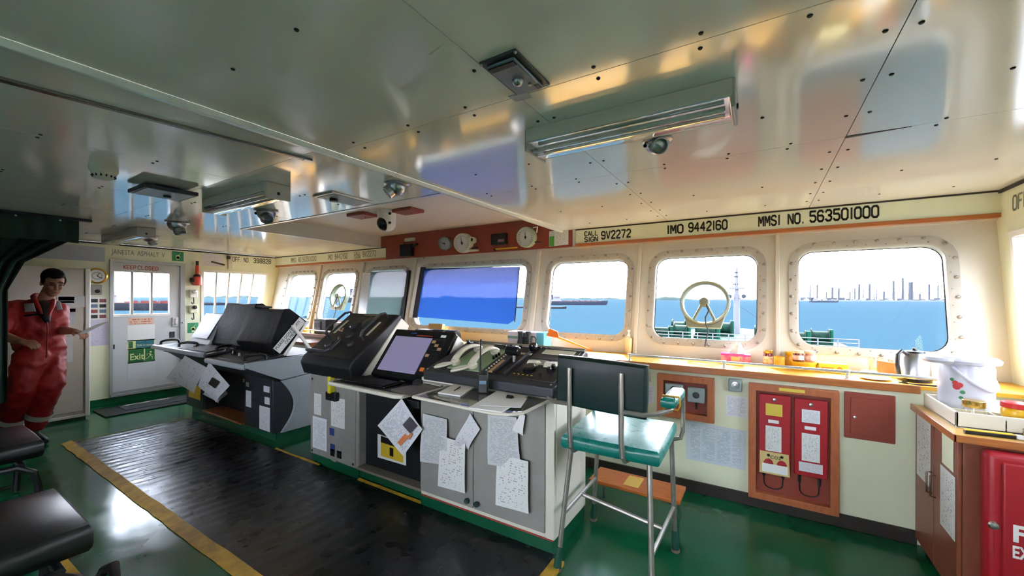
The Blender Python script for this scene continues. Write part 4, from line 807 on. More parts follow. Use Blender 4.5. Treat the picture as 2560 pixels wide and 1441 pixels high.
# tissue box
a, b = at(1802, 908), at(1880, 912); t = thing('tissue_box', 'pink tissue box with a white tissue pulled up', 'tissue box', (a+b)/2); y0 = a.y+.01
m_pink = mat('pink_floral', 'e0527a', .5, col2='f0a09a', vscale=30); MB().box(a.x, b.x-.01, y0, y0+.11, ZT, ZT+.075).build('carton', m_pink, t, bevel=.003)
MB().box(a.x+.07, a.x+.13, y0-.002, y0, ZT+.025, ZT+.055).build('carton_label', mat('gold_label', 'e3bd72', .5), t, smooth=0); MB().box(a.x-.001, b.x-.009, y0-.001, y0+.111, ZT+.062, ZT+.0762).build('carton_top', mat('magenta_card', 'd8368c', .5), t, smooth=0)
cx, cy = (a.x+b.x)/2, y0+.055; L = []
for i in range(7):
    tt = i/6; w = .055*(1-tt*.75); L.append([(cx+.01*tt+w*(1+.35*math.sin(5*k+2*tt))*math.cos(2*math.pi*k/14), cy+.035*(1-tt*.6)*(1+.3*math.cos(4*k))*math.sin(2*math.pi*k/14), ZT+.072+.085*tt+.012*math.sin(3*k)*tt) for k in range(14)])
MB().loft(L).build('tissue', mat('tissue_paper', 'f5f2f0', .8), t, smooth=70)
# jars and tins
m_jam = mat('jam_glass', '6b2a1a', .12); m_gold = mat('gold_lid', 'c7a14f', .25, .8); m_ytin = mat('yellow_tin', 'e2b11c', .3); m_white_l = mat('white_label', 'e9e2cf', .5, col2='c98f7c', vscale=40); m_redlid = mat('red_lid', 'cf2a2c', .35)
def jar(label, p, r, h, body, lid, lh=.018, lab=None, group='jars on the counter', name='jam_jar'):
    L = [('glass', [(0, 0), (r*.95, 0), (r, .006), (r, h-.02), (r*.86, h-.004), (r*.86, h)], body), ('lid', [(r*.92, h-.002), (r*.95, h), (r*.95, h+lh), (r*.9, h+lh+.002), (0, h+lh+.002)], lid)]
    if lab: L.insert(1, ('paper_label', [(r+.0008, h*.18), (r+.001, h*.2), (r+.001, h*.72), (r+.0008, h*.74)], lab))
    return lathe_thing(name, label, 'jar', p, L, group)
jar('dark jam jar with gold lid right of the tissue box', at(1920, 915), .032, .1, m_jam, m_gold, lab=m_white_l)
lathe_thing('food_can', 'open yellow and orange can beside the dark jam jar', 'can', at(1948, 921), (('can', [(0, 0), (.033, 0), (.034, .004), (.034, .085), (.031, .085), (.031, .01), (0, .01)], mat('yellow_orange_print', 'f0b840', .35, col2='e98a2c', vscale=25)),))
jar('squat jar with yellow cap behind the yellow tub', at(1977, 918)+Vector((0, .05, 0)), .038, .085, mat('mustard_jar', 'd7a12a', .3), m_ytin, .022)
tp = at(2011, 926)+Vector((0, .02, 0)); lathe_thing('spread_tub', 'round yellow tub carrying two small jars', 'tub', tp, (('tub', [(0, 0), (.07, 0), (.074, .006), (.076, .05), (0, .05)], m_ytin), ('rim', [(.076, .048), (.08, .05), (.08, .06), (.0, .061)], m_ytin)))
jar('dark jam jar with pale lid standing on the yellow tub, left', tp+Vector((-.036, -.01, .061)), .034, .06, m_jam, mat('pale_lid', 'd9c49a', .3), .014, m_white_l)
jar('pink labelled jar with pale lid standing on the yellow tub, right', tp+Vector((.036, .01, .061)), .034, .06, mat('pink_jam', 'd98a7a', .2), MATS['pale_lid'], .014, m_white_l)
a, b = at(2044, 930), at(2118, 934); t = thing('tea_box', 'yellow tea carton next to the round tub', 'box', (a+b)/2); MB().box(a.x+.005, b.x, a.y, a.y+.09, ZT, ZT+.062).build('carton', mat('tea_yellow', 'ebc72e', .45), t, bevel=.003); MB().box(a.x+.012, b.x-.006, a.y+.006, a.y+.084, ZT+.0622, ZT+.0635).build('carton_top_print', mat('tea_cream', 'efe0a0', .5), t, smooth=0); MB().lathe([(0, .001), (.015, .001), (.015, 0)], (b.x-.045, a.y-.0005, ZT+.028), (0, -1, 0), 16).build('round_logo', mat('tea_orange', 'e07a25', .5), t); MB().box(a.x+.02, a.x+.09, a.y-.0012, a.y, ZT+.03, ZT+.036).build('print_line', MATS['tea_orange'], t, smooth=0)
m_clear = clear_mat('drinking_glass', (.93, .93, .88), .2)
p = at(2192, 938)+Vector((0, .05, 0)); t = lathe_thing('glass_mug', 'clear glass mug on a white saucer', 'mug', p+Vector((0, 0, .012)), (('mug', [(0, 0), (.036, 0), (.042, .095), (.038, .095), (.033, .006), (0, .006)], m_clear),)); arch(MB(), p+Vector((.03, -.03, .03)), p+Vector((.034, -.034, .085)), .028, .005, (.7, -.7, 0)).build('handle', m_clear, t)
lathe_thing('saucer', 'white saucer under the glass mug', 'saucer', p, (('dish', [(0, 0), (.035, 0), (.075, .012), (.076, .015), (.034, .005), (0, .005)], m_white),))
lathe_thing('plate', 'small white plate at the counter edge before the mug', 'plate', at(2190, 951)+Vector((0, .03, 0)), (('dish', [(0, 0), (.04, 0), (.08, .01), (.081, .013), (.038, .005), (0, .005)], m_white),))
a = at(2240, 946); t = thing('card_folder', 'orange card folder standing beside the kettle', 'folder', a); MB(Matrix.Translation(a+Vector((.0, .02, 0))) @ Matrix.Rotation(math.radians(35), 4, 'Z')).box(-.006, .006, -.0, .12, 0, .095).build('cover', mat('orange_card', 'd9713c', .5), t, bevel=.002)
# kettle
kp = at(2285, 960)+Vector((.03, .12, 0)); t = lathe_thing('electric_kettle', 'steel kettle with black handle next to the white airpot', 'kettle', kp, (('base', [(0, 0), (.08, 0), (.082, .015), (0, .016)], m_black), ('body', [(.076, .017), (.078, .02), (.07, .15), (.055, .175), (0, .18)], m_steel), ('lid', [(.05, .177), (.045, .186), (.012, .19), (.01, .205), (0, .206)], m_black)), n=26)
d = Vector((-.75, -.66, 0)); MB().tube([kp+d*.06+Vector((0, 0, .17)), kp+d*.1+Vector((0, 0, .19)), kp+d*.125+Vector((0, 0, .17)), kp+d*.13+Vector((0, 0, .1)), kp+d*.115+Vector((0, 0, .04)), kp+d*.08+Vector((0, 0, .03))], .011, 8).build('handle', m_black, t)
MB().tube([kp+Vector((-.05, -.07, .004)), kp+Vector((-.1, -.13, .004)), kp+Vector((-.02, -.17, .004)), kp+Vector((.06, -.16, .004))], .004, 6).build('cord', m_black, t)
lathe_thing('steel_mug', 'small steel mug behind the kettle', 'mug', kp+Vector((-.06, .15, 0)), (('mug', [(0, 0), (.035, 0), (.035, .11), (.032, .11), (.031, .006), (0, .006)], m_steel),))
# things behind the consoles on the middle and port counter
def cbox(name, label, cat, u, v, w, dep, h, m, extra=None):
    p = at(u, v); t = thing(name, label, cat, p); MB().box(p.x, p.x+w, p.y, p.y+dep, ZT, ZT+h).build('case', m, t, bevel=.005)
    if extra: extra(t, p)
    return t
p = at(1262, 868); p = Vector((-1.95, 3.36, ZT)); t = thing('binoculars', 'black binoculars standing on the counter behind the control desk', 'binoculars', p)
for s in (-.045, .045): MB().lathe([(0, 0), (.036, 0), (.038, .01), (.036, .06), (.026, .11), (.022, .16), (.026, .165), (.026, .185), (0, .186)], p+Vector((s, 0, 0)), n=18).build('barrel', m_black, t)
MB().box(p.x-.02, p.x+.02, p.y-.015, p.y+.015, ZT+.05, ZT+.13).build('bridge', m_black, t, bevel=.004); MB().cyl(p+Vector((0, -.0, .13)), p+Vector((0, 0, .17)), .014, n=12).build('focus_wheel', m_dg, t); arch(MB(), p+Vector((.08, 0, .03)), p+Vector((.08, 0, .14)), .05, .005, (1, 0, 0)).build('strap', m_black, t)
p = Vector((-2.19, 3.42, ZT)); t = thing('medicine_carton', 'pale carton with green band behind the binoculars', 'box', p); MB().box(-2.19, -1.78, 3.44, 3.6, ZT, ZT+.17).build('carton', mat('pale_card', 'd8d3e0', .6), t, bevel=.003); MB().box(-2.191, -1.9, 3.438, 3.44, ZT+.1, ZT+.125).build('green_band', mat('green_band', '6fa08b', .6), t, smooth=0); MB().box(-1.86, -1.779, 3.438, 3.601, ZT+.03, ZT+.171).build('blue_end', mat('light_blue_card', '58b4d8', .6), t, smooth=0)
t = thing('sounder_unit', 'grey electronic unit on the counter above the chart display', 'instrument', (-3.3, 3.4, ZT)); MB().box(-3.42, -3.22, 3.36, 3.5, ZT, ZT+.14).build('case', m_dg, t, bevel=.006); MB().box(-3.40, -3.26, 3.352, 3.36, ZT+.03, ZT+.12).build('face', m_gcab, t, bevel=.002)
t = thing('signal_lamp', 'dark cylindrical lamp lying on the counter', 'lamp', (-3.0, 3.45, ZT)); MB().cyl((-3.2, 3.45, ZT+.075), (-2.86, 3.45, ZT+.075), .072, n=20).build('barrel', m_dg2, t, bevel=.006); MB().cyl((-3.03, 3.45, ZT+.075), (-3.0, 3.45, ZT+.075), .0745, n=20).build('band', m_green, t)
t = thing('ring_binder', 'yellow binder leaning at the wide window', 'binder', (-3.4, 3.6, ZT)); MB(Matrix.Translation((-3.45, 3.58, ZT)) @ Matrix.Rotation(math.radians(-12), 4, 'X')).box(0, .22, 0, .05, 0, .2).build('cover', mat('yellow_binder', 'd9a85a', .5), t, bevel=.004)
t = thing('receiver_unit', 'black boxed receiver with small screen on the port counter', 'instrument', (-5.2, 3.4, ZT)); MB().box(-5.38, -5.1, 3.34, 3.52, ZT, ZT+.2).build('case', m_dg2, t, bevel=.006); MB().box(-5.365, -5.22, 3.332, 3.34, ZT+.05, ZT+.17).build('face', m_gcab, t, bevel=.003); MB().box(-5.35, -5.24, 3.328, 3.333, ZT+.08, ZT+.155).build('screen', m_dg, t, smooth=0)
t = thing('desk_telephone', 'beige wall phone unit beside the boxed receiver', 'telephone', (-4.9, 3.42, ZT)); MB().box(-5.02, -4.84, 3.4, 3.5, ZT, ZT+.16).build('case', m_beige, t, bevel=.008); MB().box(-4.9, -4.86, 3.38, 3.4, ZT+.02, ZT+.14).build('handset', m_dg, t, bevel=.008); MB().box(-5.0, -4.93, 3.394, 3.4, ZT+.06, ZT+.13).build('keypad', m_gcab, t, smooth=0)
p = Vector((-5.72, 3.42, ZT)); t = lathe_thing('spray_bottle', 'clear spray bottle with orange liquid and blue trigger', 'bottle', p, (('bottle', [(0, 0), (.04, 0), (.042, .01), (.042, .12), (.02, .17), (.015, .19), (0, .19)], m_clear), ('liquid', [(0, .002), (.039, .004), (.039, .06), (0, .06)], mat('orange_liquid', 'e89a2c', .1)))); MB().box(p.x-.05, p.x+.025, p.y-.015, p.y+.015, ZT+.19, ZT+.235).build('trigger_head', mat('blue_plastic', '2d8fd0', .35), t, bevel=.008); MB().box(p.x-.04, p.x-.03, p.y-.008, p.y+.008, ZT+.14, ZT+.19).build('trigger', MATS['blue_plastic'], t, bevel=.003)
t = thing('small_table', 'low wooden cabinet table behind the hooded console', 'table', (-5.3, 3.05, 0)); MB().box(-5.85, -4.75, 2.9, 3.22, .84, .88).build('table_top', m_wood, t, bevel=.006)
for x in (-5.8, -4.82):
    for y in (2.93, 3.17): MB().box(x, x+.05, y, y+.04, 0, .84).build('leg', m_wood, t, bevel=.004)
# ------------------------------------------------------------------ lower front wall fittings
def panelframe(name, label, x0, x1, z0, z1, w=.05, cat='panel'):
    t = thing(name, label, cat, ((x0+x1)/2, YF-.02, z0)); f = MB()
    o = [(x0, z0), (x1, z0), (x1, z1), (x0, z1)]; i = [(x0+w, z0+w), (x1-w, z0+w), (x1-w, z1-w), (x0+w, z1-w)]
    f.loft([[(x, YF-.001, z) for x, z in o], [(x, YF-.055, z) for x, z in o], [(x, YF-.055, z) for x, z in i], [(x, YF-.006, z) for x, z in i]], cap=False)
    f.build('wood_frame', mat('frame_wood', 'b5663c', .4, var=.2, vscale=6, stretch=(8, 8, 2)), t, bevel=.003)
    MB().box(x0+w, x1-w, YF-.008, YF-.004, z0+w, z1-w).build('back_board', m_redwood, t, smooth=0); return t
t = panelframe('socket_recess', 'wood framed recess with two grey switch boxes', -.685, -.29, .545, .868, .045)
for x0, x1, z0, z1 in ((-.63, -.50, .72, .80), (-.47, -.35, .68, .79)):
    b = MB().box(x0, x1, YF-.05, YF-.008, z0, z1).build('switch_box', mat('switch_grey', '8f9c9a', .4), t, bevel=.008); MB().lathe([(0, .012), (.02, .01), (.024, 0)], ((x0+x1)/2, YF-.05, (z0+z1)/2), (0, -1, 0), 16).build('rotary_switch', m_dg, b); MB().tube([((x0+x1)/2, YF-.03, z0), ((x0+x1)/2, YF-.03, z0-.05)], .008, 8).build('cable_gland', m_black, b)
t = panelframe('release_cabinet', 'tall wood framed recess with two red gas release boxes', -.075, .418, .078, .865, .045, 'cabinet')
m_redp = mat('red_paint', 'a81a26', .35); m_notey = mat('yellow_note', 'd9c14a', .6)
MB().box(.1, .24, YF-.0575, YF-.055, .835, .855).build('name_strip', m_notey, t, smooth=0)
for k, (x0, x1) in enumerate(((-.015, .165), (.185, .36))):
    zt_, zb_ = (.80, .27) if k == 0 else (.795, .295)
    b = tag(MB().box(x0, x1, YF-.05, YF-.01, zb_, zt_).build('release_box', m_redp, t, bevel=.005), 'red box with yellow note' if k == 0 else 'red box with white notes')
    MB().lathe([(0, .012), (.01, .01), (.013, 0)], ((x0+x1)/2, YF-.05, zt_-.03), (0, -1, 0), 12).build('lock', m_steel, b)
    for a0, a1, z0, z1, m in (((.04, .135, .66, .74, m_notey), (.055, .115, .61, .632, m_note), (.04, .13, .42, .59, m_form)) if k == 0 else ((.04, .135, .645, .73, m_paper), (.055, .115, .6, .622, m_note), (.04, .135, .395, .575, m_form), (.025, .15, .325, .385, m_cartoon))):
        MB().plate([(x0+a0, YF-.0512, z0), (x0+a1, YF-.0512, z0), (x0+a1, YF-.0512, z1), (x0+a0, YF-.0512, z1)], .001).build('paper_label', m, b, smooth=0)
    for xx in (x0+.03, x1-.04): MB().cyl((xx, YF-.02, .24), (xx, YF-.02, zb_), .009, n=8).build('pipe_stub', m_black, b)
    arch(MB(), (x0+.03, YF-.02, .245), (x1-.04, YF-.02, .245), .09, .004, (0, 0, -1)).build('cable_loop', m_black, b)
b0 = t.children[-2] if False else None
cs = MB().plate([(-.01, YF-.053, .265), (.162, YF-.053, .265), (.155, YF-.056, .415), (-.008, YF-.056, .415)], .001).build('gas_sign', mat('sign_tan', 'd2bd7c', .6), t, smooth=0)
for x in (.015, .09):
    MB().prism([(x, .28), (x+.055, .28), (x+.055, .345), (x+.045, .362), (x+.0275, .37), (x+.01, .362), (x, .345)], 'y', YF-.0585, YF-.057).build('cylinder_print', m_redp, t, smooth=0)
    MB().lathe([(0, .002), (.009, .002), (.009, 0)], (x+.0275, YF-.0565, .392), (0, -1, 0), 12).build('valve_print', m_ink, t)
MB().box(.005, .15, YF-.0595, YF-.0587, .278, .335).build('paper_label', m_note, t, smooth=0); text('CO2', .03, frame((.052, YF-.0575, .372), (1, 0, 0), (0, 0, 1), (0, -1, 0)), 'lettering', m_ink, t)
t = thing('wall_hatch', 'small red brown hatch door under the counter end', 'hatch', (.565, YF, .575)); MB().box(.446, .684, YF-.018, YF, .577, .866).build('hatch_frame', m_redwood, t, bevel=.003); MB().box(.475, .655, YF-.024, YF-.018, .605, .838).build('hatch_door', m_redwood, t, bevel=.003); MB().lathe([(0, .014), (.008, .012), (.006, 0)], (.495, YF-.024, .715), (0, -1, 0), 10).build('knob', m_steel, t)
t = thing('push_button', 'small grey push button box under the counter', 'switch', (-.16, YF, .79)); MB().box(-.2, -.117, YF-.03, YF, .79, .878).build('housing', mat('switch_grey', '8f9c9a', .4), t, bevel=.006); MB().lathe([(0, .02), (.012, .018), (.014, .006), (.026, .004), (.028, 0)], (-.158, YF-.03, .835), (0, -1, 0), 16).build('button', m_steel, t)
def wallpaper_(q, label, m, name='notice', cat='notice', par=None): return tag(MB().plate(q, .001).build(name, m, smooth=0), label, cat)
wy = YF-.0015
wallpaper_([(-.484, wy, .236), (-.09, wy, .236), (-.09, wy, .515), (-.484, wy, .53)], 'large pale plan taped to the wall beside the gas release cabinet', print_mat('plan_print', 'c9d2da', 'a3b0bd', 44, .5, 4), 'wall_plan')
wallpaper_([(-.217, wy, .605), (-.084, wy, .605), (-.084, wy, .752), (-.217, wy, .754)], 'small white notice below the push button', m_paper)
wallpaper_([(-.83, wy, .62), (-.72, wy, .62), (-.72, wy, .76), (-.83, wy, .76)], 'white notice behind the green chair backrest', m_paper)
t = thing('wall_switch', 'cream light switch plate under the counter', 'switch', (-.77, YF, .82)); MB().box(-.80, -.745, YF-.008, YF, .79, .87).build('switch_plate', m_beige, t, bevel=.003); MB().box(-.785, -.76, YF-.012, YF-.008, .815, .845).build('rocker', m_white, t, bevel=.002)
wallpaper_([(-1.0, wy, .30), (-.75, wy, .28), (-.75, wy, .50), (-1.0, wy, .52)], 'pale plan on the wall behind the chair legs', MATS['plan_print'], 'wall_plan')
# wooden step stool
t = thing('step_stool', 'low orange wooden step stool against the front wall', 'stool', (-.71, 2.74, 0)); MB().box(-1.005, -.42, 2.62, 2.855, .185, .21).build('tread', mat('step_wood', 'c56a24', .3, var=.25, vscale=5, stretch=(2, 12, 12), coat=.3), t, bevel=.005)
MB().box(-.78, -.68, 2.66, 2.82, .2101, .2115).build('yellow_patch', mat('patch_yellow', 'd9b85a', .5), t, smooth=0)  # paler yellow rectangle on the tread
for x in (-.98, -.47): [MB().tube([(x+.012, y_, 0), (x+.012, y_, .185)], .011, 8).build('leg', m_steel, t) for y_ in (2.65, 2.83)]
# ------------------------------------------------------------------ tall chair with green cushions
m_vin = mat('green_vinyl', '0b7266', .3, bump=.25, bscale=9, rvar=.06); m_vin2 = mat('dark_green_vinyl', '062321', .36, bump=.25, bscale=9, spec=.3); m_leg = mat('grey_steel_tube', '9a958c', .35, .6, var=.2, vscale=20)
tc_ = thing('tall_chair', 'tall steel tube chair with green vinyl seat and armrests', 'chair', (-.66, 2.2, 0))
def cushion(x0, x1, y0, y1, z0, z1, name, m, puff=.015, M=None):
    mb = MB(M); N = 8; L = []
    for k in range(7):
        t = k/6; z = z0+(z1-z0)*t; ins = .012*(abs(t-.5)*2)**4; loop = []
        for i in range(4*N):
            sd_, f = divmod(i, N); f /= N
            p = [(x0+ins+(x1-x0-2*ins)*f, y0+ins), (x1-ins, y0+ins+(y1-y0-2*ins)*f), (x1-ins-(x1-x0-2*ins)*f, y1-ins), (x0+ins, y1-ins-(y1-y0-2*ins)*f)][sd_]
            bl_ = puff*.5*math.sin(math.pi*t)*math.sin(math.pi*f); nn = [(0, -1), (1, 0), (0, 1), (-1, 0)][sd_]
            loop.append((p[0]+nn[0]*bl_, p[1]+nn[1]*bl_, z))
        L.append(loop)
    def capgrid(zc, s):
        return [[(x0+.012+(x1-x0-.024)*i/N, y0+.012+(y1-y0-.024)*j/N, zc+s*puff*math.sin(math.pi*i/N)**.6*math.sin(math.pi*j/N)**.6*(1 if 0 < i < N and 0 < j < N else 0)) for j in range(N+1)] for i in range(N+1)]
    mb.loft(L, cap=False)
    for zc, s in ((z1, 1), (z0, -.2)):
        g = capgrid(zc, s); mb.add([p for r in g for p in r], [(i*(N+1)+j, (i+1)*(N+1)+j, (i+1)*(N+1)+j+1, i*(N+1)+j+1) for i in range(N) for j in range(N)])
    o = mb.build(name, m, None, smooth=55); return o
def reparent(o, t): o.parent = t; o.location = WM[o]-WM[t]; return o
MS = Matrix.Translation((-.655, 2.2, .665)) @ Matrix.Rotation(math.radians(2), 4, 'X') @ Matrix.Rotation(math.radians(1.2), 4, 'Z')
reparent(cushion(-.25, .25, -.255, .235, 0, .072, 'seat', m_vin, .014, MS), tc_)
MBk = Matrix.Translation((-.70, 1.985, 1.0)) @ Matrix.Rotation(math.radians(90), 4, 'X') @ Matrix.Rotation(math.radians(-2), 4, 'Z')
reparent(cushion(-.235, .235, -.125, .135, -.035, .035, 'backrest', m_vin2, .008, MBk), tc_)
feet = [(-.92, 1.945), (-.41, 1.86), (-.93, 2.51), (-.415, 2.45)]; tops = [(-.865, 2.0), (-.455, 1.985), (-.86, 2.41), (-.43, 2.40)]
m_sock = mat('green_leg_sock', '0c4636', .7); m_ferr = mat('worn_ferrule', '7a6355', .8)
for (fx, fy), (tx_, ty_) in zip(feet, tops):
    MB().tube([(fx, fy, .01), (tx_, ty_, .655)], .0135, 10).build('leg', m_leg, tc_)
    k = .03; MB().tube([(fx+(tx_-fx)*.0, fy, .012), (fx+(tx_-fx)*.02, fy+(ty_-fy)*.02, .03), (fx+(tx_-fx)*.2, fy+(ty_-fy)*.2, .125)], [.021, .022, .017], 10).build('leg_wrap', m_sock, tc_); MB().cyl((fx, fy, 0), (fx, fy, .015), .024, n=12).build('foot', m_ferr, tc_)
def lerpL(i, z): (fx, fy), (tx_, ty_) = feet[i], tops[i]; k = z/.655; return Vector((fx+(tx_-fx)*k, fy+(ty_-fy)*k, z))
for i, j, z in ((0, 2, .3), (1, 3, .26)): MB().tube([lerpL(i, z), lerpL(j, z)], .011, 8).build('side_stretcher', m_leg, tc_)
MB().tube([(lerpL(0, .3)+lerpL(2, .3))/2, (lerpL(1, .26)+lerpL(3, .26))/2], .011, 8).build('cross_stretcher', m_leg, tc_)
for x in (-.845, -.575): MB().tube([(x+.012, 2.02, .645), (x+.008, 1.965, .65), (x+.004, 1.935, .68), (x, 1.93, .76), (x-.003, 1.93, 1.07), (x-.003, 1.932, 1.085)], .0135, 10).build('back_tube', m_leg, tc_)
for s, xo in ((1, -.575), (-1, -.845)):
    xe = -.375 if s > 0 else -.905
    MB().tube([(xo, 1.93, .90), (xo+s*.1, 1.945, .895), (xo+s*.16, 1.99, .9), (xe, 2.08, .905), (xe, 2.36, .925), (xe, 2.42, .90), (xe, 2.435, .84), (xe, 2.435, .70), (xe-s*.01, 2.42, .665), (xe-s*.05, 2.40, .655)], .012, 10).build('arm_tube', m_leg, tc_)
    Ma = Matrix.Translation((xe-s*.01, 2.2, .915)); reparent(cushion(-.035, .035, -.15, .14, 0, .05, 'arm_pad', m_vin, .008, Ma), tc_)
    MB().tube([(xe-.045, 2.09, .93), (xe-.04, 2.09, .905), (xe+.03, 2.09, .905), (xe+.04, 2.09, .93), (xe+.035, 2.09, .968), (xe-.04, 2.09, .968)], .006, 5, closed=True).build('tape_wrap', m_tape, tc_)
# ------------------------------------------------------------------ corner cabinet, caddy, airpot and red box
m_bw = mat('brown_laminate', '8a4a36', .38, var=.15, vscale=6, stretch=(8, 8, 1.5)); m_ltop = mat('cabinet_top', 'd0a04a', .3, var=.12, vscale=6)
CZ = .83; CX, CY = .775, 2.65
cc = thing('corner_cabinet', 'brown laminate corner cabinet with papers on its doors', 'cabinet', (1.04, 2.95, 0))
MB().box(CX+.012, XR-.025, CY+.01, YF-.02, .05, CZ-.02).build('carcass', m_bw, cc, bevel=.003)
MB().box(CX-.02, XR-.022, CY-.025, YF-.02, CZ-.022, CZ).build('top', m_ltop, cc, bevel=.004); MB().box(CX-.028, XR-.022, CY-.033, CY-.025, CZ-.03, CZ+.004).build('edge_strip', m_wood, cc, bevel=.002); MB().box(CX-.028, CX-.02, CY-.033, YF-.02, CZ-.03, CZ+.004).build('edge_strip', m_wood, cc, bevel=.002)
MB().box(CX+.04, XR-.03, CY+.04, YF-.02, 0, .05).build('plinth', m_skirt, cc, smooth=0)
for y0, y1, hy in ((CY+.015, 2.955, 2.93), (2.96, YF-.025, 2.985)):
    dd = MB().box(CX-.006, CX+.012, y0, y1, .055, CZ-.03).build('door', m_bw, cc, bevel=.004)
    MB().tube([(CX-.006, hy, .42), (CX-.026, hy, .425), (CX-.026, hy, .53), (CX-.006, hy, .535)], .004, 8).build('handle', mat('dark_bronze', '5a4a40', .35, .8), dd)
def cpaper(y0, y1, z0, z1, m, lab): tag(MB().plate([(CX-.008, y1, z0), (CX-.008, y0, z0+.0), (CX-.008, y0, z1), (CX-.008, y1, z1)], .001).build('notice', m, smooth=0), lab, 'notice')
cpaper(3.0, 3.22, .44, .785, m_form, 'tall printed list on the far corner cabinet door'); cpaper(2.68, 2.86, .32, .62, m_form, 'printed table on the near corner cabinet door'); cpaper(2.70, 2.84, .635, .79, mat('pale_yellow_card', 'dfe0bd', .6), 'pale card with a red figure above the printed table')
tag(MB().plate([(CX-.0095, 2.79, .69), (CX-.0095, 2.77, .69), (CX-.0095, 2.77, .75), (CX-.0095, 2.79, .75)], .0008).build('red_figure', m_redlid, bpy.data.objects['notice.006'] if 'notice.006' in bpy.data.objects else None, smooth=0)) if False else None
# fire extinguisher box
fx = thing('extinguisher_box', 'red fire extinguisher box below the corner cabinet top', 'box', (1.08, CY-.02, .1)); ey = CY-.065
MB().box(.835, XR-.005, ey, CY+.008, .08, .785).build('box_body', m_redp, fx, bevel=.025, seg=4); MB().box(.88, XR-.03, ey-.012, ey+.004, .12, .75).build('door', m_redp, fx, bevel=.012, seg=3)
MB().lathe([(0, .012), (.014, .01), (.018, 0)], (.858, ey, .47), (0, -1, 0), 14).build('lock', m_steel, fx)
text('FIRE', .098, frame((.905, ey-.0125, .425), (1, 0, 0), (0, 0, 1), (0, -1, 0)), 'lettering', m_white, fx, bold=.003); text('EXTINGUISHER', .072, frame((.906, ey-.0125, .355), (1, 0, 0), (0, 0, 1), (0, -1, 0)), 'lettering', m_white, fx, xs=.6, bold=.002)
# caddy with dividers
m_tray = mat('caddy_white', 'ded8c6', .35); cd_ = thing('drinks_caddy', 'white divided caddy holding jars and the airpot', 'caddy', (1.03, 3.0, CZ)); x0, x1, y0, y1 = .80, 1.285, 2.79, 3.24
cm = MB(); cm.box(x0, x1, y0, y1, CZ+.001, CZ+.008); cm.build('base', m_tray, cd_, smooth=0)
for a in ((x0, x1, y0, y0+.012), (x0, x1, y1-.012, y1), (x0, x0+.012, y0, y1), (x1-.012, x1, y0, y1)): MB().box(*a, CZ+.001, CZ+.075).build('side', m_tray, cd_, bevel=.003)
for a in ((x0, x1, 2.955, 2.963), (.96, .968, y0, 2.96), (1.1, 1.108, y0, 2.96)): MB().box(*a, CZ+.001, CZ+.06).build('divider', m_tray, cd_, bevel=.002)
# airpot
ap = Vector((.925, 3.10, CZ+.009)); m_apw = mat('airpot_white', 'c9cad6', .2)
t = lathe_thing('airpot', 'white flowered airpot with carrying handle', 'airpot', ap, (('body', [(0, 0), (.1, 0), (.104, .01), (.106, .25), (.1, .27), (0, .27)], m_apw), ('lid', [(.1, .268), (.125, .275), (.13, .29), (.115, .305), (.06, .317), (0, .32)], m_apw)), n=32)
MB().lathe([(.02, 0), (.075, .0), (.09, .014), (.085, .03), (.02, .028)], ap+Vector((-.09, -.02, .272)), (0, 0, 1), 20).build('spout_hood', m_apw, t)
hv_ = [ap+Vector((.107*math.cos(a)*1.03, .107*math.sin(a)*1.03, .0))+Vector((0, 0, .255-.11*math.sin((a-(-2.3))/(2.3+.75)*math.pi))) for a in [-2.3+k*(1.55+1.5)/14 for k in range(15)]]
MB().tube(hv_, .008, 8).build('carry_handle', m_apw, t)
m_petal = mat('flower_red', 'c93a3f', .5); m_leafp = mat('leaf_green_print', '3f8a55', .5)
for da, dz, r, m in ((-2.15, .155, .016, m_petal), (-2.05, .165, .014, m_petal), (-2.2, .175, .012, m_petal), (-2.32, .19, .009, m_leafp), (-1.95, .13, .01, m_leafp), (-2.0, .1, .009, m_leafp)):
    c = ap+Vector((.1058*math.cos(da), .1058*math.sin(da), dz)); MB().lathe([(0, .001), (r, .0006), (r*.9, 0)], c, (math.cos(da), math.sin(da), 0), 8).build('flower_print', m, t)
MB().tube([ap+Vector((.05, -.1, .03)), ap+Vector((.1, -.16, .012)), ap+Vector((.18, -.15, .012)), ap+Vector((.27, -.1, .012))], .004, 6).build('cord', m_black, t)
gj = 'jars in the drinks caddy'; cz = CZ+.009
jar('glass jar with gold lid and a spoon in the caddy', Vector((.885, 2.87, cz)), .042, .085, clear_mat('jar_glass', (.9, .88, .82), .15), m_gold, .03, group=gj, name='glass_jar')
lathe_thing('coffee_bean_fill', 'dark sediment', 'x', (0, 0, 0), ()) if False else None
t = lathe_thing('coffee_jar', 'coffee jar with red cap and yellow band in the caddy', 'jar', Vector((1.03, 2.9, cz)), (('glass', [(0, 0), (.04, 0), (.044, .01), (.044, .05)], m_cream), ('yellow_band', [(.044, .05), (.046, .06), (.046, .085), (.04, .095), (0, .096)], m_ytin), ('cap', [(.04, .094), (.047, .096), (.047, .118), (.04, .122), (0, .123)], m_redlid)), gj)
text('Coffee', .032, frame((.985, 2.853, cz+.035), (.94, -.34, 0), (0, 0, 1), (-.34, -.94, 0)), 'lettering', m_redlid, t, xs=.9)
jar('wide jar with brass lid at the near edge of the caddy', Vector((1.035, 2.82, cz)) + Vector((.09, .03, 0)), .05, .085, mat('dark_powder_glass', '4a3a28', .12), m_gold, .012, group=gj, name='glass_jar')
jar('tall jar with gold lid at the back of the caddy', Vector((1.17, 3.05, cz)), .045, .11, MATS['jar_glass'], m_gold, .035, group=gj, name='glass_jar')
jar('jar with green cap at the back of the caddy', Vector((1.24, 3.02, cz)), .03, .12, m_jam, mat('green_cap', '1f7a4c', .4), .02, group=gj, name='glass_jar')
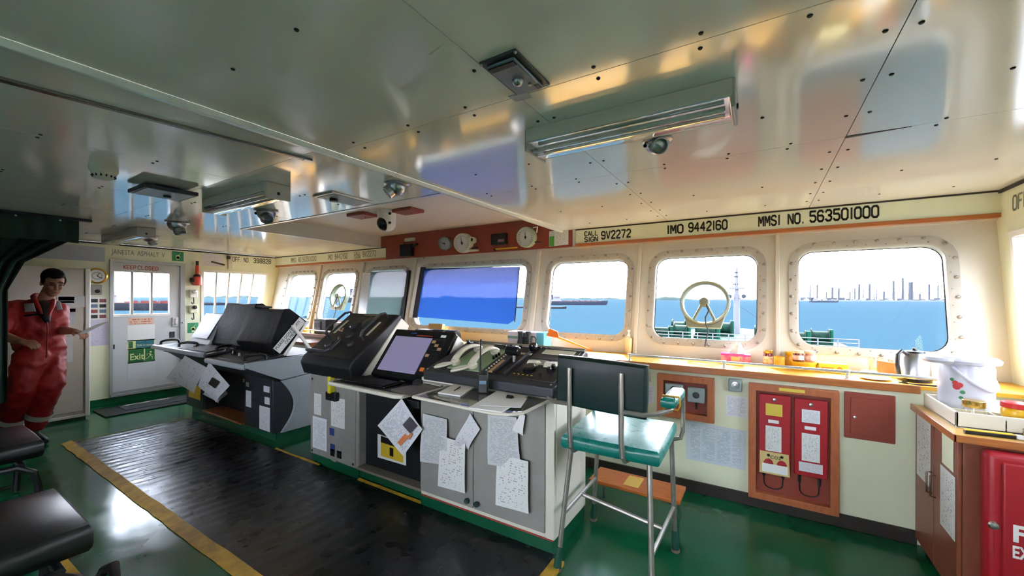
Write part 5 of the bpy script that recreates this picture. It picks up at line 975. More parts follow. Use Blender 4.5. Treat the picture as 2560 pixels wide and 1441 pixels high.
t = thing('bread_knife', 'flat yellow sleeved knife on the cabinet edge', 'knife', (.85, 2.68, CZ)); MB(Matrix.Translation((.80, 2.69, CZ+.001)) @ Matrix.Rotation(math.radians(4), 4, 'Z')).box(0, .16, -.012, .012, 0, .016).build('sleeve', m_black, t, bevel=.003); MB(Matrix.Translation((.80, 2.69, CZ+.017)) @ Matrix.Rotation(math.radians(4), 4, 'Z')).box(0, .155, -.012, .012, 0, .003).build('yellow_face', m_ytin, t, smooth=0); MB(Matrix.Translation((.96, 2.70, CZ+.001)) @ Matrix.Rotation(math.radians(4), 4, 'Z')).box(0, .025, -.012, .012, 0, .018).build('white_end', m_white, t, bevel=.003)
lathe_thing('steel_bowl', 'small steel bowl at the cabinet edge', 'bowl', Vector((1.03, 2.70, CZ)), (('bowl', [(0, 0), (.03, 0), (.045, .02), (.048, .045), (.046, .045), (.04, .02), (0, .006)], m_chrome),))
# ------------------------------------------------------------------ port sliding door
m_door = mat('door_paint', 'c9ccce', .35, var=.06, vscale=3); m_dframe = mat('door_frame_metal', 'a9acac', .35, .4)
dr = bpy.data.objects.new('door_1', None); link(dr, None, (XL, 2.1, .14)); struct(dr); dr['label'] = 'grey sliding door with three window panes on the port wall'
XI = XL+.02
def yz(u, v, x=XI): p = onX(u, v, x); return p.y, p.z
f = MB(); o_ = [(1.705, .13), (2.53, .13), (2.53, 1.945), (1.705, 1.945)]; i_ = [(1.74, .165), (2.47, .165), (2.47, 1.905), (1.74, 1.905)]
f.loft([[(XL-.09, *p) for p in o_], [(XL+.03, *p) for p in o_], [(XL+.03, *p) for p in i_], [(XL-.09, *p) for p in i_]], cap=False); f.build('door_frame', m_dframe, dr, bevel=.003)
gl, gr_, g0, g1 = 1.755, 2.345, 1.205, 1.785
leaf = MB(); X0, X1 = XL-.04, XL+.005
for a in ((1.74, gl, .165, 1.905), (gr_, 2.47, .165, 1.905), (gl, gr_, .165, g0), (gl, gr_, g1, 1.905)): leaf.box(X0, X1, *a)
leaf = leaf.build('door_leaf', m_door, dr, smooth=0)
ys = [gl, yz(331, 720)[0], yz(380, 720)[0], gr_]
for k in range(3): MB().box(XL-.024, XL-.018, ys[k], ys[k+1], g0, g1).build('pane', m_glass, leaf, smooth=0)
for y in ys[1:3]: MB().box(XL-.03, XL+.012, y-.014, y+.014, g0, g1).build('glazing_bar', m_frame, leaf, bevel=.003)
MB().box(XL+.005, XL+.012, gl-.01, gr_+.01, g0-.035, g0).build('sill_rail', m_white, leaf, bevel=.002)
MB().box(XL+.003, XL+.02, 2.38, 2.445, 1.0, 1.14).build('handle_plate', m_steel, leaf, bevel=.003); MB().tube([(XL+.02, 2.41, 1.12), (XL+.05, 2.41, 1.1), (XL+.05, 2.41, 1.05), (XL+.02, 2.41, 1.03)], .008, 8).build('handle', m_chrome, leaf); MB().box(XL+.003, XL+.012, 2.35, 2.41, .84, .93).build('lock_plate', m_dg2, leaf, bevel=.002)
MB().lathe([(0, .015), (.01, .013), (.012, 0)], (XL+.03, 2.50, 1.06), (1, 0, 0), 10).build('door_stop', m_steel, dr)
MB().box(XL+.004, XL+.016, 1.742, 1.76, .74, .80).build('hook', m_dg2, leaf, bevel=.002)
sten('KEEP', 0, .135, 0, .05, dr, m_inkr, X=(XL+.0065, yz(310, 667)[0], 1.825), th=1.1); sten('CLOSED', 0, .23, 0, .05, dr, m_inkr, X=(XL+.0065, yz(346, 667)[0], 1.825), th=1.1)
MB().box(XL-.04, XL+.06, 1.71, 2.52, .1, .13).build('threshold', m_dframe, dr, bevel=.003)
# starboard door (mirror of the port one, beside the camera)
d2 = bpy.data.objects.new('door_2', None); link(d2, None, (XR, 2.1, .14)); struct(d2)
lf = MB()
for a in ((1.74, gl, .14, 1.93), (gr_, 2.50, .14, 1.93), (gl, gr_, .14, g0), (gl, gr_, g1, 1.93)): lf.box(XR, XR+.045, *a)
lf.build('door_leaf', m_door, d2, smooth=0); MB().box(XR+.02, XR+.026, gl, gr_, g0, g1).build('pane', m_glass, d2, smooth=0)
# signs and notices on the port wall and door
def wsheet(u0, v0, u1, v1, label, m, name='notice', cat='notice', x=XL+.0065, t=.001):
    (ya, za), (yb, zb) = yz(u0, v0, x), yz(u1, v1, x)
    o = MB().plate([(x, ya, zb), (x, yb, zb), (x, yb, za), (x, ya, za)], t); return tag(o.build(name, m, smooth=0), label, cat), (ya, yb, zb, za)
m_sgreen = mat('safety_green', '1f8a5c', .4); m_syel = mat('photoluminescent', 'd9e0a0', .5); m_dkg = mat('dark_green_sign', '2c6b3c', .4)
wsheet(320, 796, 384, 810, 'small orange lettered notice on the sliding door', print_mat('orange_notice', 'd9b7a2', 'c06a4c', 3, .5))
wsheet(319, 814, 387, 850, 'white notice above the exit signs on the sliding door', m_note)
wsheet(319, 904, 389, 942, 'white notice below the exit signs on the sliding door', print_mat('notice_faint', 'cdcfd2', 'b9bbc0', 10, .3))
o, (a, b, c, d) = wsheet(319, 852, 387, 870, 'slide to open sign on the sliding door', m_syel, 'slide_sign', 'sign')
MB().plate([(XL+.0075, a+.085, c+.015), (XL+.0075, b-.008, c+.015), (XL+.0075, b-.008, d-.015), (XL+.0075, a+.085, d-.015)], .0008).build('text_field', mat('teal_sign', '2b6f7f', .4), o, smooth=0); text('Slide to open', .043, frame((XL+.008, a+.095, c+.04), (0, 1, 0), (0, 0, 1), (1, 0, 0)), 'lettering', m_syel, o, xs=.72)
MB().plate([(XL+.0075, a+.01, c+.02), (XL+.0075, a+.055, c+.02), (XL+.0075, a+.055, d-.02), (XL+.0075, a+.01, d-.02)], .0008).build('arrow_field', m_dkg, o, smooth=0)
o, (a, b, c, d) = wsheet(319, 873, 388, 903, 'green exit sign with running figure on the sliding door', m_syel, 'exit_sign', 'sign')
MB().plate([(XL+.0075, a+.008, c+.01), (XL+.0075, a+.17, c+.01), (XL+.0075, a+.17, d-.012), (XL+.0075, a+.008, d-.012)], .0008).build('text_field', m_dkg, o, smooth=0); MB().plate([(XL+.0075, a+.185, c+.01), (XL+.0075, b-.008, c+.01), (XL+.0075, b-.008, d-.012), (XL+.0075, a+.185, d-.012)], .0008).build('figure_field', m_dkg, o, smooth=0)
text('Exit', .125, frame((XL+.008, a+.02, c+.045), (0, 1, 0), (0, 0, 1), (1, 0, 0)), 'lettering', m_syel, o, xs=.78, bold=.002)
rm = MB(frame((XL+.0078, a+.235, c+.085), (0, 1, 0), (0, 0, 1), (1, 0, 0)))
for P_, r in (([(0, .03, 0), (.005, 0, 0)], .012), ([(.005, 0, 0), (.03, -.02, 0), (.025, -.05, 0)], .007), ([(.0, 0, 0), (-.02, -.03, 0), (-.045, -.04, 0)], .007), ([(0, .025, 0), (.03, .01, 0)], .005), ([(0, .025, 0), (-.025, .03, 0), (-.03, .005, 0)], .005)): rm.tube(P_, r*.6, 6)
rm.lathe([(0, .003), (.011, .002), (.011, -.002)], (.01, .052, 0), n=12); rm.build('running_figure', m_syel, o)
def pict(u0, v0, u1, v1, label):
    o, (a, b, c, d) = wsheet(u0, v0, u1, v1, label, m_sgreen, 'safety_sign', 'sign', XL+.002); cy, cz_ = (a+b)/2, (c+d)/2
    e = MB(); e.lathe([(0, .002), (.028, .002), (.028, 0)], (XL+.003, cy, cz_-.01), (1, 0, 0), 18); e.build('symbol', m_syel, o); e = MB(); e.box(XL+.003, XL+.005, cy-.018, cy+.018, c+.015, cz_); e.build('symbol_base', m_syel, o, smooth=0); e = MB(); e.tube([(XL+.004, cy, cz_+.01), (XL+.004, cy+.035, d-.02)], .004, 6); e.build('symbol_line', m_syel, o)
pict(430, 628, 459, 654, 'green safety sign above the sliding door'); pict(469, 808, 496, 832, 'green mask safety sign beside the sliding door')
wsheet(503, 634, 560, 668, 'white instruction card above the port window', m_cartoon, x=XL+.002)
o, (a, b, c, d) = wsheet(222, 743, 266, 802, 'notice with small photos by the clock', m_note, x=XL+.002)
for i in range(4):
    for j in range(2):
        y = a+.02+j*(b-a)*.48; z = d-.07-i*.07; MB().plate([(XL+.003, y, z), (XL+.003, y+(b-a)*.38, z), (XL+.003, y+(b-a)*.38, z+.045), (XL+.003, y, z+.045)], .0008).build('small_photo', [m_dg, mat('photo_red', '8c4a4a', .6), mat('photo_blue', '5f7a93', .6)][(i*2+j) % 3], o, smooth=0)
wsheet(222, 800, 271, 863, 'pale chart sheet below the photo notice', print_mat('chart_print', 'c3bfd6', '9c98b8', 30, .4, 2), 'chart_sheet', 'chart', XL+.0025)
# wall clock, grey socket, torch, handset hooks
c = onX(242, 690, XL+.02); t = thing('wall_clock', 'round brass rimmed clock on the port wall', 'clock', (XL, c.y, c.z-.1)); m_brass = mat('brass', 'c9a03f', .22, .9)
MB().lathe([(0, 0), (.1, 0), (.105, .02), (.1, .04), (.085, .045), (.08, .035)], (XL+.001, c.y, c.z), (1, 0, 0), 32).build('rim', m_brass, t); MB().lathe([(.08, .03), (0, .03)], (XL+.001, c.y, c.z), (1, 0, 0), 28).build('dial', mat('clock_dial', 'd5d8d6', .4), t); MB().lathe([(.05, .0315), (.045, .0325), (.04, .0315)], (XL+.001, c.y, c.z), (1, 0, 0), 28).build('dial_ring', m_lg, t)
for a, l in ((.6, .045), (2.2, .06)): MB().tube([(XL+.034, c.y, c.z), (XL+.034, c.y+l*math.sin(a), c.z+l*math.cos(a))], .003, 5).build('hand', m_black, t)
p = onX(236, 725, XL); t = thing('socket_box', 'small grey socket box under the brass clock', 'switch', p); MB().box(XL, XL+.04, p.y-.06, p.y+.065, p.z-.065, p.z+.065).build('housing', m_gcab, t, bevel=.006); MB().lathe([(0, .03), (.02, .028), (.024, 0)], (XL+.04, p.y+.02, p.z-.02), (1, 0, 0), 14).build('plug', m_black, t)
p = onX(493, 690, XL+.06); t = thing('signal_torch', 'red signal torch in a black bracket beside the port window', 'torch', (XL, p.y, 1.6)); m_torch = mat('torch_red', 'c8452c', .4); q = Vector((XL+.06, p.y, 0)); zz = lambda v: onX(493, v, XL+.06).z
MB().cyl(q+Vector((0, 0, zz(714))), q+Vector((0, 0, zz(692))), .055, n=16).build('lower_body', m_torch, t, bevel=.008); MB().lathe([(.05, 0), (.045, .02), (.025, .04)], q+Vector((0, 0, zz(692))), n=16).build('collar', m_black, t); MB().cyl(q+Vector((0, 0, zz(690))), q+Vector((0, 0, zz(664))), .028, .022, 14).build('upper_body', m_torch, t); MB().cyl(q+Vector((0, 0, zz(664))), q+Vector((0, 0, zz(653))), .018, .02, 12).build('tip', m_black, t); MB().box(XL, XL+.09, p.y-.075, p.y-.03, zz(705), zz(695)).build('bracket', m_black, t, bevel=.005)
for v, lab, dark in ((733, 'white hook switch beside the door, upper', 0), (772, 'grey hook switch with black knob, lower', 1)):
    p = onX(484, v, XL+.03); t = thing('hook_switch', lab, 'switch', (XL, p.y, p.z-.1), 'hook switches beside the sliding door'); MB().box(XL, XL+.05, p.y-.05, p.y+.05, p.z-.07, p.z+.05).build('housing', m_white if not dark else m_wall, t, bevel=.01)
    MB().lathe([(0, .03), (.028, .025), (.03, 0)], (XL+.05, p.y+.005, p.z+.02), (1, 0, 0), 14).build('knob', m_dg2 if dark else m_steel, t); MB().tube([(XL+.03, p.y, p.z-.07), (XL+.04, p.y, p.z-.12), (XL+.055, p.y-.005, p.z-.16), (XL+.075, p.y-.03, p.z-.165), (XL+.085, p.y-.045, p.z-.14)], .007, 8).build('hook', m_black, t)
p = onX(578, 640, XL+.05); t = thing('window_bracket', 'small bracket with black clips above the port window', 'bracket', (XL, p.y, 1.93)); MB().box(XL, XL+.03, p.y-.03, p.y+.03, 1.9, 2.13).build('plate', m_beige, t, bevel=.004); MB().box(XL+.03, XL+.08, p.y-.06, p.y-.02, 2.06, 2.11).build('clip', m_black, t, bevel=.004); MB().tube([(XL+.06, p.y-.28, 2.0), (XL+.06, p.y-.1, 1.96)], .014, 8).build('stick', m_dg2, t)
# door mat
a, b = onZ(268, 1047, 0), onZ(470, 1000, 0); t = thing('door_mat', 'dark rubber mat in front of the sliding door', 'mat', (-6.9, 2.0, 0)); MB().box(-7.15, -6.62, 1.5, 2.72, .001, .016).build('mat_base', m_black, t, bevel=.006); MB().box(-7.08, -6.78, 1.72, 2.6, .016, .022).build('mat_pile', mat('grey_pile', '3f4246', .9, bump=.6, bscale=120), t, smooth=0)
# white locker
lk = thing('white_locker', 'tall white steel locker behind the person in red', 'locker', (-7.05, 1.1, 0)); m_lock = mat('locker_paint', 'd8d1c0', .4, var=.06, vscale=3)
MB().box(-7.36, -6.83, .72, 1.40, .03, 1.78).build('carcass', m_lock, lk, bevel=.01); MB().box(-6.83, -6.80, .73, 1.355, .09, 1.77).build('door', m_lock, lk, bevel=.012); MB().box(-6.83, -6.79, 1.36, 1.405, .03, 1.78).build('edge_post', m_white, lk, bevel=.008); MB().box(-7.3, -6.85, .74, 1.38, 0, .03).build('plinth', m_black, lk, smooth=0); MB().box(-6.84, -6.795, .72, 1.4, .03, .06).build('bottom_rail', m_white, lk, bevel=.004)
def lsheet(u0, v0, u1, v1, m, name='paper_note'): 
    p, q = onX(u0, v0, -6.797), onX(u1, v1, -6.797); return MB().plate([(-6.797, p.y, q.z), (-6.797, q.y, q.z), (-6.797, q.y, p.z), (-6.797, p.y, p.z)], .001).build(name, m, lk, smooth=0)
lsheet(142, 740, 214, 768, m_note); lsheet(146, 742, 186, 752, m_black, 'black_print'); lsheet(150, 753, 185, 758, m_black, 'black_print'); lsheet(163, 770, 190, 812, m_cartoon); lsheet(150, 845, 182, 905, m_note)
o = lsheet(165, 772, 189, 780, m_inkr, 'red_print')
wsheet(80, 605, 262, 655, 'grey plastic sheet taped above the locker', mat('plastic_sheet', 'aab0bb', .25), 'plastic_sheet', 'sheet', XL+.003)
# ------------------------------------------------------------------ ceiling fittings
def tube_lamp(label, x0, x1, y0, y1, h):
    t = thing('fluorescent_lamp', label, 'lamp', ((x0+x1)/2, (y0+y1)/2, ZC-h), 'ceiling lamps'); z = ZC
    MB().box(x0, x1, y0, y1, z-h*.6, z).build('housing', mat('lamp_housing', 'cfcbbb', .35), t, bevel=.004)
    pr = [(y0+.006, z-h*.6), (y0+.012, z-h*.85), (y0+(y1-y0)*.3, z-h), (y1-(y1-y0)*.3, z-h), (y1-.012, z-h*.85), (y1-.006, z-h*.6)]
    MB().prism(pr, 'x', x0+.012, x1-.012).build('clear_cover', clear_mat('lamp_cover', (.9, .9, .88), .3, .02) if 'lamp_cover' not in MATS else MATS['lamp_cover'], t, smooth=60)
    MB().box(x0+.01, x1-.01, y0+.008, y1-.008, z-h*.6-.002, z-h*.6).build('reflector', m_chrome, t, smooth=0)
    for yy in (.35, .65): MB().cyl((x0+.03, y0+(y1-y0)*yy, z-h*.76), (x1-.03, y0+(y1-y0)*yy, z-h*.76), h*.09, n=10).build('lamp_tube', m_white, t)
    for xx in (x0-.006, x1-.006): MB().box(xx, xx+.012, y0+.002, y1-.002, z-h*.98, z-.001).build('end_cap', m_frame, t, bevel=.003)
    for xx in (x0-.012, x1+.006): MB().box(xx, xx+.006, (y0+y1)/2-.008, (y0+y1)/2+.008, z-h*.72, z-h*.55).build('latch', m_dg, t, bevel=.002)
tube_lamp('long fluorescent lamp above the green chair', -.845, -.08, 1.46, 1.64, .095); tube_lamp('boxy fluorescent lamp left of the ceiling step', -3.45, -2.58, 1.28, 1.44, .1); tube_lamp('far fluorescent lamp near the sliding door', -6.55, -5.4, 1.44, 1.6, .1)
t = thing('ceiling_speaker', 'square black framed speaker panel in the near ceiling', 'speaker', (-.66, 1.08, ZC)); MB().box(-.725, -.595, .97, 1.19, ZC-.008, ZC).build('frame', mat('speaker_frame', '4a4d4c', .35, .5), t, bevel=.003); MB().box(-.71, -.61, .985, 1.175, ZC-.02, ZC-.008).build('face', mat('speaker_face', '6f7a84', .3, .4), t, bevel=.006); MB().sphere((-.66, 1.09, ZC-.02), .018, 16, 10).build('dome', m_steel, t); MB().lathe([(0, 0), (.007, 0), (.007, .006), (0, .006)], (-.635, 1.125, ZC-.026), n=10).build('button', m_steel, t); MB().box(-.705, -.615, .99, 1.01, ZC-.024, ZC-.02).build('slot', m_black, t, smooth=0); MB().box(-.63, -.612, 1.14, 1.165, ZC-.0215, ZC-.02).build('label_plate', m_black, t, smooth=0)
for x in (-.72, -.6):
    for y in (.976, 1.184): MB().sphere((x, y, ZC-.008), .005, 8, 6).build('screw', m_steel, t)
t = thing('tape_patch', 'scrap of grey tape beside the near ceiling speaker', 'tape', (-.74, 1.21, ZC)); MB().hexa([(-.76, 1.19, ZC-.003), (-.69, 1.2, ZC-.003), (-.69, 1.24, ZC-.003), (-.755, 1.235, ZC-.003), (-.76, 1.19, ZC-.001), (-.69, 1.2, ZC-.001), (-.69, 1.24, ZC-.001), (-.755, 1.235, ZC-.001)]).build('strip', m_lg, t, smooth=0)
t = thing('ceiling_speaker', 'dark edged flat speaker panel over the port aisle', 'speaker', (-3.3, 1.03, ZC)); MB().box(-3.46, -3.17, .88, 1.16, ZC-.045, ZC-.02).build('panel', m_dg, t, bevel=.006); MB().box(-3.44, -3.19, .9, 1.14, ZC-.048, ZC-.045).build('face', m_lg, t, smooth=0); MB().box(-3.38, -3.25, .96, 1.08, ZC-.02, ZC).build('stand_off', m_dg2, t, smooth=0); MB().lathe([(0, 0), (.02, 0), (.02, .012), (0, .012)], (-3.32, 1.04, ZC-.06), n=12).build('knob', m_black, t)
t = thing('ceiling_speaker', 'flush white speaker panel near the recess', 'speaker', (-2.55, 1.8, ZC)); MB().box(-2.66, -2.44, 1.64, 1.98, ZC-.012, ZC).build('panel', m_alu, t, bevel=.003); MB().box(-2.64, -2.46, 1.66, 1.96, ZC-.015, ZC-.012).build('face', m_lg, t, smooth=0); MB().lathe([(0, 0), (.028, 0), (.028, .02), (0, .02)], (-2.57, 1.74, ZC-.035), n=12).build('knob', m_black, t)
t = thing('smoke_detector', 'round smoke detector at the port ceiling', 'detector', (-3.05, .68, ZC)); MB().lathe([(0, -.07), (.035, -.07), (.05, -.05), (.052, -.04), (.06, -.03), (.06, 0), (0, 0)], (-3.05, .68, ZC), n=22).build('head', m_beige, t)
for k in range(14): a = 2*math.pi*k/14; MB().box(-3.05+.046*math.cos(a)-.003, -3.05+.046*math.cos(a)+.003, .68+.046*math.sin(a)-.003, .68+.046*math.sin(a)+.003, ZC-.062, ZC-.046).build('vent_slot', m_dg2, t, smooth=0)
def eyeball(label, x, y, r, d, z=ZC, white=False):
    t = thing('spot_lamp', label, 'lamp', (x, y, z-r), 'swivelling ball spot lamps'); d = Vector(d).normalized(); m = m_white if white else m_steel
    MB().lathe([(r*.95, 0), (r*1.25, -.002), (r*1.28, -.01), (r*1.05, -.016), (r*.95, -.014)], (x, y, z), n=28).build('flange', m, t)
    c = Vector((x, y, z-r*.25)); MB().sphere(c, r, 24, 14).build('ball', m, t)
    MB().lathe([(r*.62, r*.6), (r*.66, r*.62), (r*.68, r*1.25), (r*.6, r*1.27), (r*.58, r*1.2), (r*.56, r*.7)], c, d, 24).build('nozzle', m, t); MB().lathe([(r*.58, r*.8), (0, r*.78)], c, d, 22).build('aperture', m_black, t)
    e = d.cross(Vector((0, 0, 1))).normalized(); MB().sphere(c+e*r*1.02+Vector((0, 0, -r*.2)), r*.16, 10, 6).build('screw', m_dg2, t); return t
eyeball('big ball spot lamp beside the long lamp', -.40, 1.87, .052, (.35, -.75, -.5)); eyeball('ball spot lamp next to the ceiling step', -1.93, 1.74, .062, (-.5, -.6, -.7)); eyeball('ball spot lamp under the boxy lamp', -3.46, 1.73, .07, (.5, -.2, -.6)); eyeball('ball spot lamp over the hooded console', -4.74, 1.56, .075, (.3, .2, -.9)); eyeball('far ball spot lamp by the last fluorescent lamp', -6.1, 1.75, .07, (.2, .3, -.8))
# visor light in the recess and two wooden boards
c = onY(968, 560, 2.75); t = thing('visor_lamp', 'white lamp with black visor opening in the ceiling recess', 'lamp', (c.x, 2.75, ZR)); r = .085
MB().cyl((c.x, 2.75, ZR-.12), (c.x, 2.75, ZR), r, r*1.02, 24).build('shell', m_white, t); MB().sphere((c.x, 2.75, ZR-.12), r, 22, 12).build('lower_shell', m_white, t)
dv = (CAM-Vector((c.x, 2.75, ZR-.12)))*Vector((1, 1, .0)); dv = (dv.normalized()+Vector((-.95, -.3, -.1))).normalized(); MB().sphere(Vector((c.x, 2.75, ZR-.125))+dv*.034, r*.83, 20, 12, (1, 1, 1.05)).build('opening', m_blackg, t)
for z in (.04, .13): MB().lathe([(0, .02), (.012, .018), (.014, 0)], (c.x+r*.85, 2.75-r*.4, ZR-z), (.9, -.4, 0), 12).build('thumb_screw', m_dg2, t)
for u, v, lab in ((905, 543, 'small red brown board left of the visor lamp'), (1020, 532, 'small red brown board right of the visor lamp')):
    p = onZ(u, v, ZR-.03); t = thing('wooden_board', lab, 'board', (p.x, p.y, ZR-.03), 'boards in the ceiling recess'); MB().box(p.x-.13, p.x+.13, p.y-.09, p.y+.09, ZR-.03, ZR-.001).build('board', m_redwood, t, bevel=.003); MB().tube([(p.x+.05, p.y, ZR-.03), (p.x+.05, p.y, ZR-.055)], .004, 6).build('hook', m_brass, t)
# slim metal curtain track
a, b = Vector((-2.17, -.3, ZC)), Vector((-1.975, 1.21, ZC)); dd = (b-a).normalized(); t = thing('curtain_track', 'thin metal curtain track on the near ceiling', 'track', a); Mt = frame(a, dd, Vector((0, 0, 1)).cross(dd), (0, 0, 1)); MB(Mt).box(0, (b-a).length, -.014, .014, -.012, -.0005).build('track', mat('dull_metal', '7b7a76', .25, .9), t, bevel=.002); MB(Mt).box((b-a).length-.04, (b-a).length, -.016, .016, -.014, -.012).build('end_stop', m_steel, t, smooth=0)
# ------------------------------------------------------------------ instrument board over the wide window
ib = thing('instrument_board', 'red brown instrument board above the wide middle window', 'board', (-3.05, 3.86, 1.985))
MB().prism([(-4.5, 1.985), (-1.65, 1.985), (-1.65, 2.155), (RX1, 2.157), (RX1, ZR), (RX0-.01, ZR), (RX0-.01, 2.161), (-4.5, 2.161)], 'y', 3.86, 3.885).build('board', m_redwood, ib, smooth=0); MB().box(-1.66, -1.635, 3.845, 3.87, 1.985, 2.157).build('edge_trim', m_alu, ib, bevel=.002)
for u, v in ((985, 640), (1060, 645), (1140, 633), (1210, 628), (1290, 623), (1365, 618), (1435, 615), (1425, 570), (1290, 580), (1200, 590)): p = onY(u, v, 3.86); MB().lathe([(0, .004), (.008, .003), (.009, 0)], (p.x, 3.86, p.z), (0, -1, 0), 8).build('screw', m_brass, ib)
GY = 3.86
def gauge(label, u, v, r, body, deep, tilt=(0, -1, 0), needle=.2, chrome=False):
    p = onY(u, v, GY-deep); d = Vector(tilt).normalized(); c = Vector((p.x, GY-.002, p.z)); t = thing('gauge', label, 'gauge', c+Vector((0, 0, -r)), 'dials on the instrument board')
    MB().lathe([(0, 0), (r*.95, 0), (r, .01), (r*1.0, deep-.012), (r*.96, deep), (r*.86, deep+.002), (r*.84, deep-.008)], c, d, 32).build('case', body, t); MB().lathe([(r*.85, deep-.009), (0, deep-.009)], c, d, 30).build('dial', mat('dial_white', 'cfd0cc', .4) if not chrome else m_lg, t)
    up = Vector((0, 0, 1)); e = d.cross(up).normalized(); up = e.cross(d); f0 = c+d*(deep-.007)
    tk = MB()
    for k in range(17): a = math.radians(-130+k*260/16); q = e*math.sin(-a)+up*math.cos(a); tk.tube([f0+q*r*.66, f0+q*r*.77], .0022, 4)
    tag(tk.build('scale_ticks', m_ink, t), kind='stuff'); a = needle; q = e*math.sin(-a)+up*math.cos(a); MB().tube([f0-q*r*.2+d*.003, f0+q*r*.62+d*.003], [.006, .0015], 6).build('needle', m_black, t); MB().lathe([(0, .006), (r*.1, .005), (r*.12, 0)], f0, d, 12).build('hub', m_black, t)
    return t, c, e
gauge('small chrome rimmed gauge on the instrument board', 1106, 607, .085, mat('chrome_case', '9fb3a6', .2, .5), .09, (.25, -1, -.15), -1.2, True)
t, c, e = gauge('cream dial with side fitting on the instrument board', 1152, 606, .118, mat('gauge_cream', 'c9ccb4', .4), .1, (.12, -1, -.1), -.15)
MB().cyl(c+Vector((.14, -.03, .02)), c+Vector((.16, -.09, .02)), .04, .035, 16).build('side_fitting', MATS['gauge_cream'], t); MB().lathe([(0, .002), (.02, .002), (.02, 0)], c+Vector((.16, -.092, .02)), (0, -1, 0), 12).build('lens', m_black, t); MB().tube([c+Vector((.12, -.03, -.07)), c+Vector((.22, -.06, -.07))], .008, 8).build('lever', m_dg, t); MB().box(c.x-.02, c.x+.2, GY-.06, GY-.004, c.z-.11, c.z-.09).build('bracket', MATS['gauge_cream'], t, bevel=.004)
t, c, e = gauge('pale green rudder dial on the instrument board', 1312, 592, .112, mat('gauge_green', 'b3c4a8', .4), .08, (.05, -1, -.08), .02)
MB().tube([c+Vector((.1, -.03, -.06)), c+Vector((.19, -.06, -.07))], .007, 8).build('lever', m_dg, t); MB().tube([c+Vector((.07, -.02, .1)), c+Vector((.13, -.03, .1)), c+Vector((.12, -.03, .04))], .008, 8).build('cable', m_white, t)
p, q = onY(1229, 586, 3.83), onY(1266, 611, 3.83); t = thing('digital_display', 'small black digital display between the dials', 'display', (p.x, 3.84, q.z)); MB().box(p.x, q.x, 3.815, 3.858, q.z, p.z).build('case', m_black, t, bevel=.004); MB().box(p.x+.1, q.x-.02, 3.812, 3.815, q.z+.03, q.z+.06).build('window', mat('display_pink', '9b6f7c', .2), t, smooth=0); MB().box(p.x+.03, q.x+.13, 3.85, 3.858, q.z-.05, q.z-.035).build('yellow_strip', m_ytin, t, smooth=0); MB().lathe([(0, .02), (.012, .018), (.014, 0)], (p.x+.03, 3.858, q.z-.05), (0, -1, 0), 10).build('knob', m_black, t)
p, q = onY(1000, 612, 3.8), onY(1028, 640, 3.8); t = thing('power_adapter', 'black adapter box at the port end of the instrument board', 'adapter', (p.x, 3.84, q.z)); MB().box(p.x, q.x, 3.79, 3.858, q.z, p.z).build('case', m_black, t, bevel=.006); MB().tube([(q.x, 3.82, p.z-.03), (q.x+.09, 3.82, p.z-.01)], .018, 8).build('plug', m_black, t); MB().box(p.x+.05, q.x+.02, 3.83, 3.858, p.z+.04, p.z+.085).build('socket', m_beige, t, bevel=.004); MB().tube([(p.x+.06, 3.84, p.z+.04), (p.x+.04, 3.83, p.z+.02), (p.x+.05, 3.82, p.z)], .004, 6).build('cord', m_black, t)
p, q = onY(1373, 578, 3.858), onY(1421, 614, 3.858); o = tag(MB().plate([(p.x, 3.857, q.z), (q.x, 3.857, q.z+.01), (q.x, 3.857, p.z), (p.x, 3.857, p.z-.005)], .001).build('table_card', m_form, smooth=0), 'white card with green corner at the end of the instrument board', 'notice'); MB().box(p.x+.004, p.x+.06, 3.8555, 3.8565, q.z+.004, q.z+.11).build('green_field', mat('card_green', '4fa83f', .6), o, smooth=0)
# ------------------------------------------------------------------ sun films and clear view screens
def film_mat(name, tint, glow):
    m = clear_mat(name, tint, .04); n = m.node_tree; o = [x for x in n.nodes if x.type == 'OUTPUT_MATERIAL'][0]; mx = o.inputs[0].links[0].from_node
    tr = n.nodes.new('ShaderNodeBsdfTranslucent'); tr.inputs[0].default_value = tuple(glow)+(1,); ad = n.nodes.new('ShaderNodeAddShader'); n.links.new(mx.outputs[0], ad.inputs[0]); n.links.new(tr.outputs[0], ad.inputs[1]); n.links.new(ad.outputs[0], o.inputs[0]); return m
def film(label, corners, tint, n, edge, glow, name='sun_film'):
    t = thing(name, label, 'window film', onWin(*corners[0], n)); P_ = [onWin(u, v, n) for u, v in corners]; mb = MB(); k = len(P_); mb.add(P_, [tuple(range(k))]); mb.build('film', film_mat('film_'+edge, tint, glow), t, smooth=0); return t
t = film('blue tinted sun film over the wide middle window', [(1030, 792), (1270, 811), (1288, 800), (1299, 667), (1058, 672)], (.008, .008, .012), .035, 'blue', (.0035, .013, .055))
MB().tube([onWin(1299, 667, .035), onWin(1287, 806, .035)], .006, 6).build('edge_bar', m_dg2, t); q = [onWin(1030, 794, .04), onWin(1042, 795, .04), onWin(1062, 668, .04), onWin(1051, 668, .04)]; MB().hexa([p-wN*.026 for p in q]+q).build('side_track', mat('navy_track', '1b2138', .4), t, smooth=0); q = [onWin(1022, 794, .045), onWin(1030, 794, .045), onWin(1051, 668, .045), onWin(1045, 668, .045)]; MB().hexa([p-wN*.026 for p in q]+q).build('white_track', m_white, t, smooth=0)
t = film('grey sun film over the window left of the wide one', [(897, 806), (1004, 806), (1021, 677), (907, 682)], (.016, .015, .016), .035, 'grey', (.015, .022, .022))
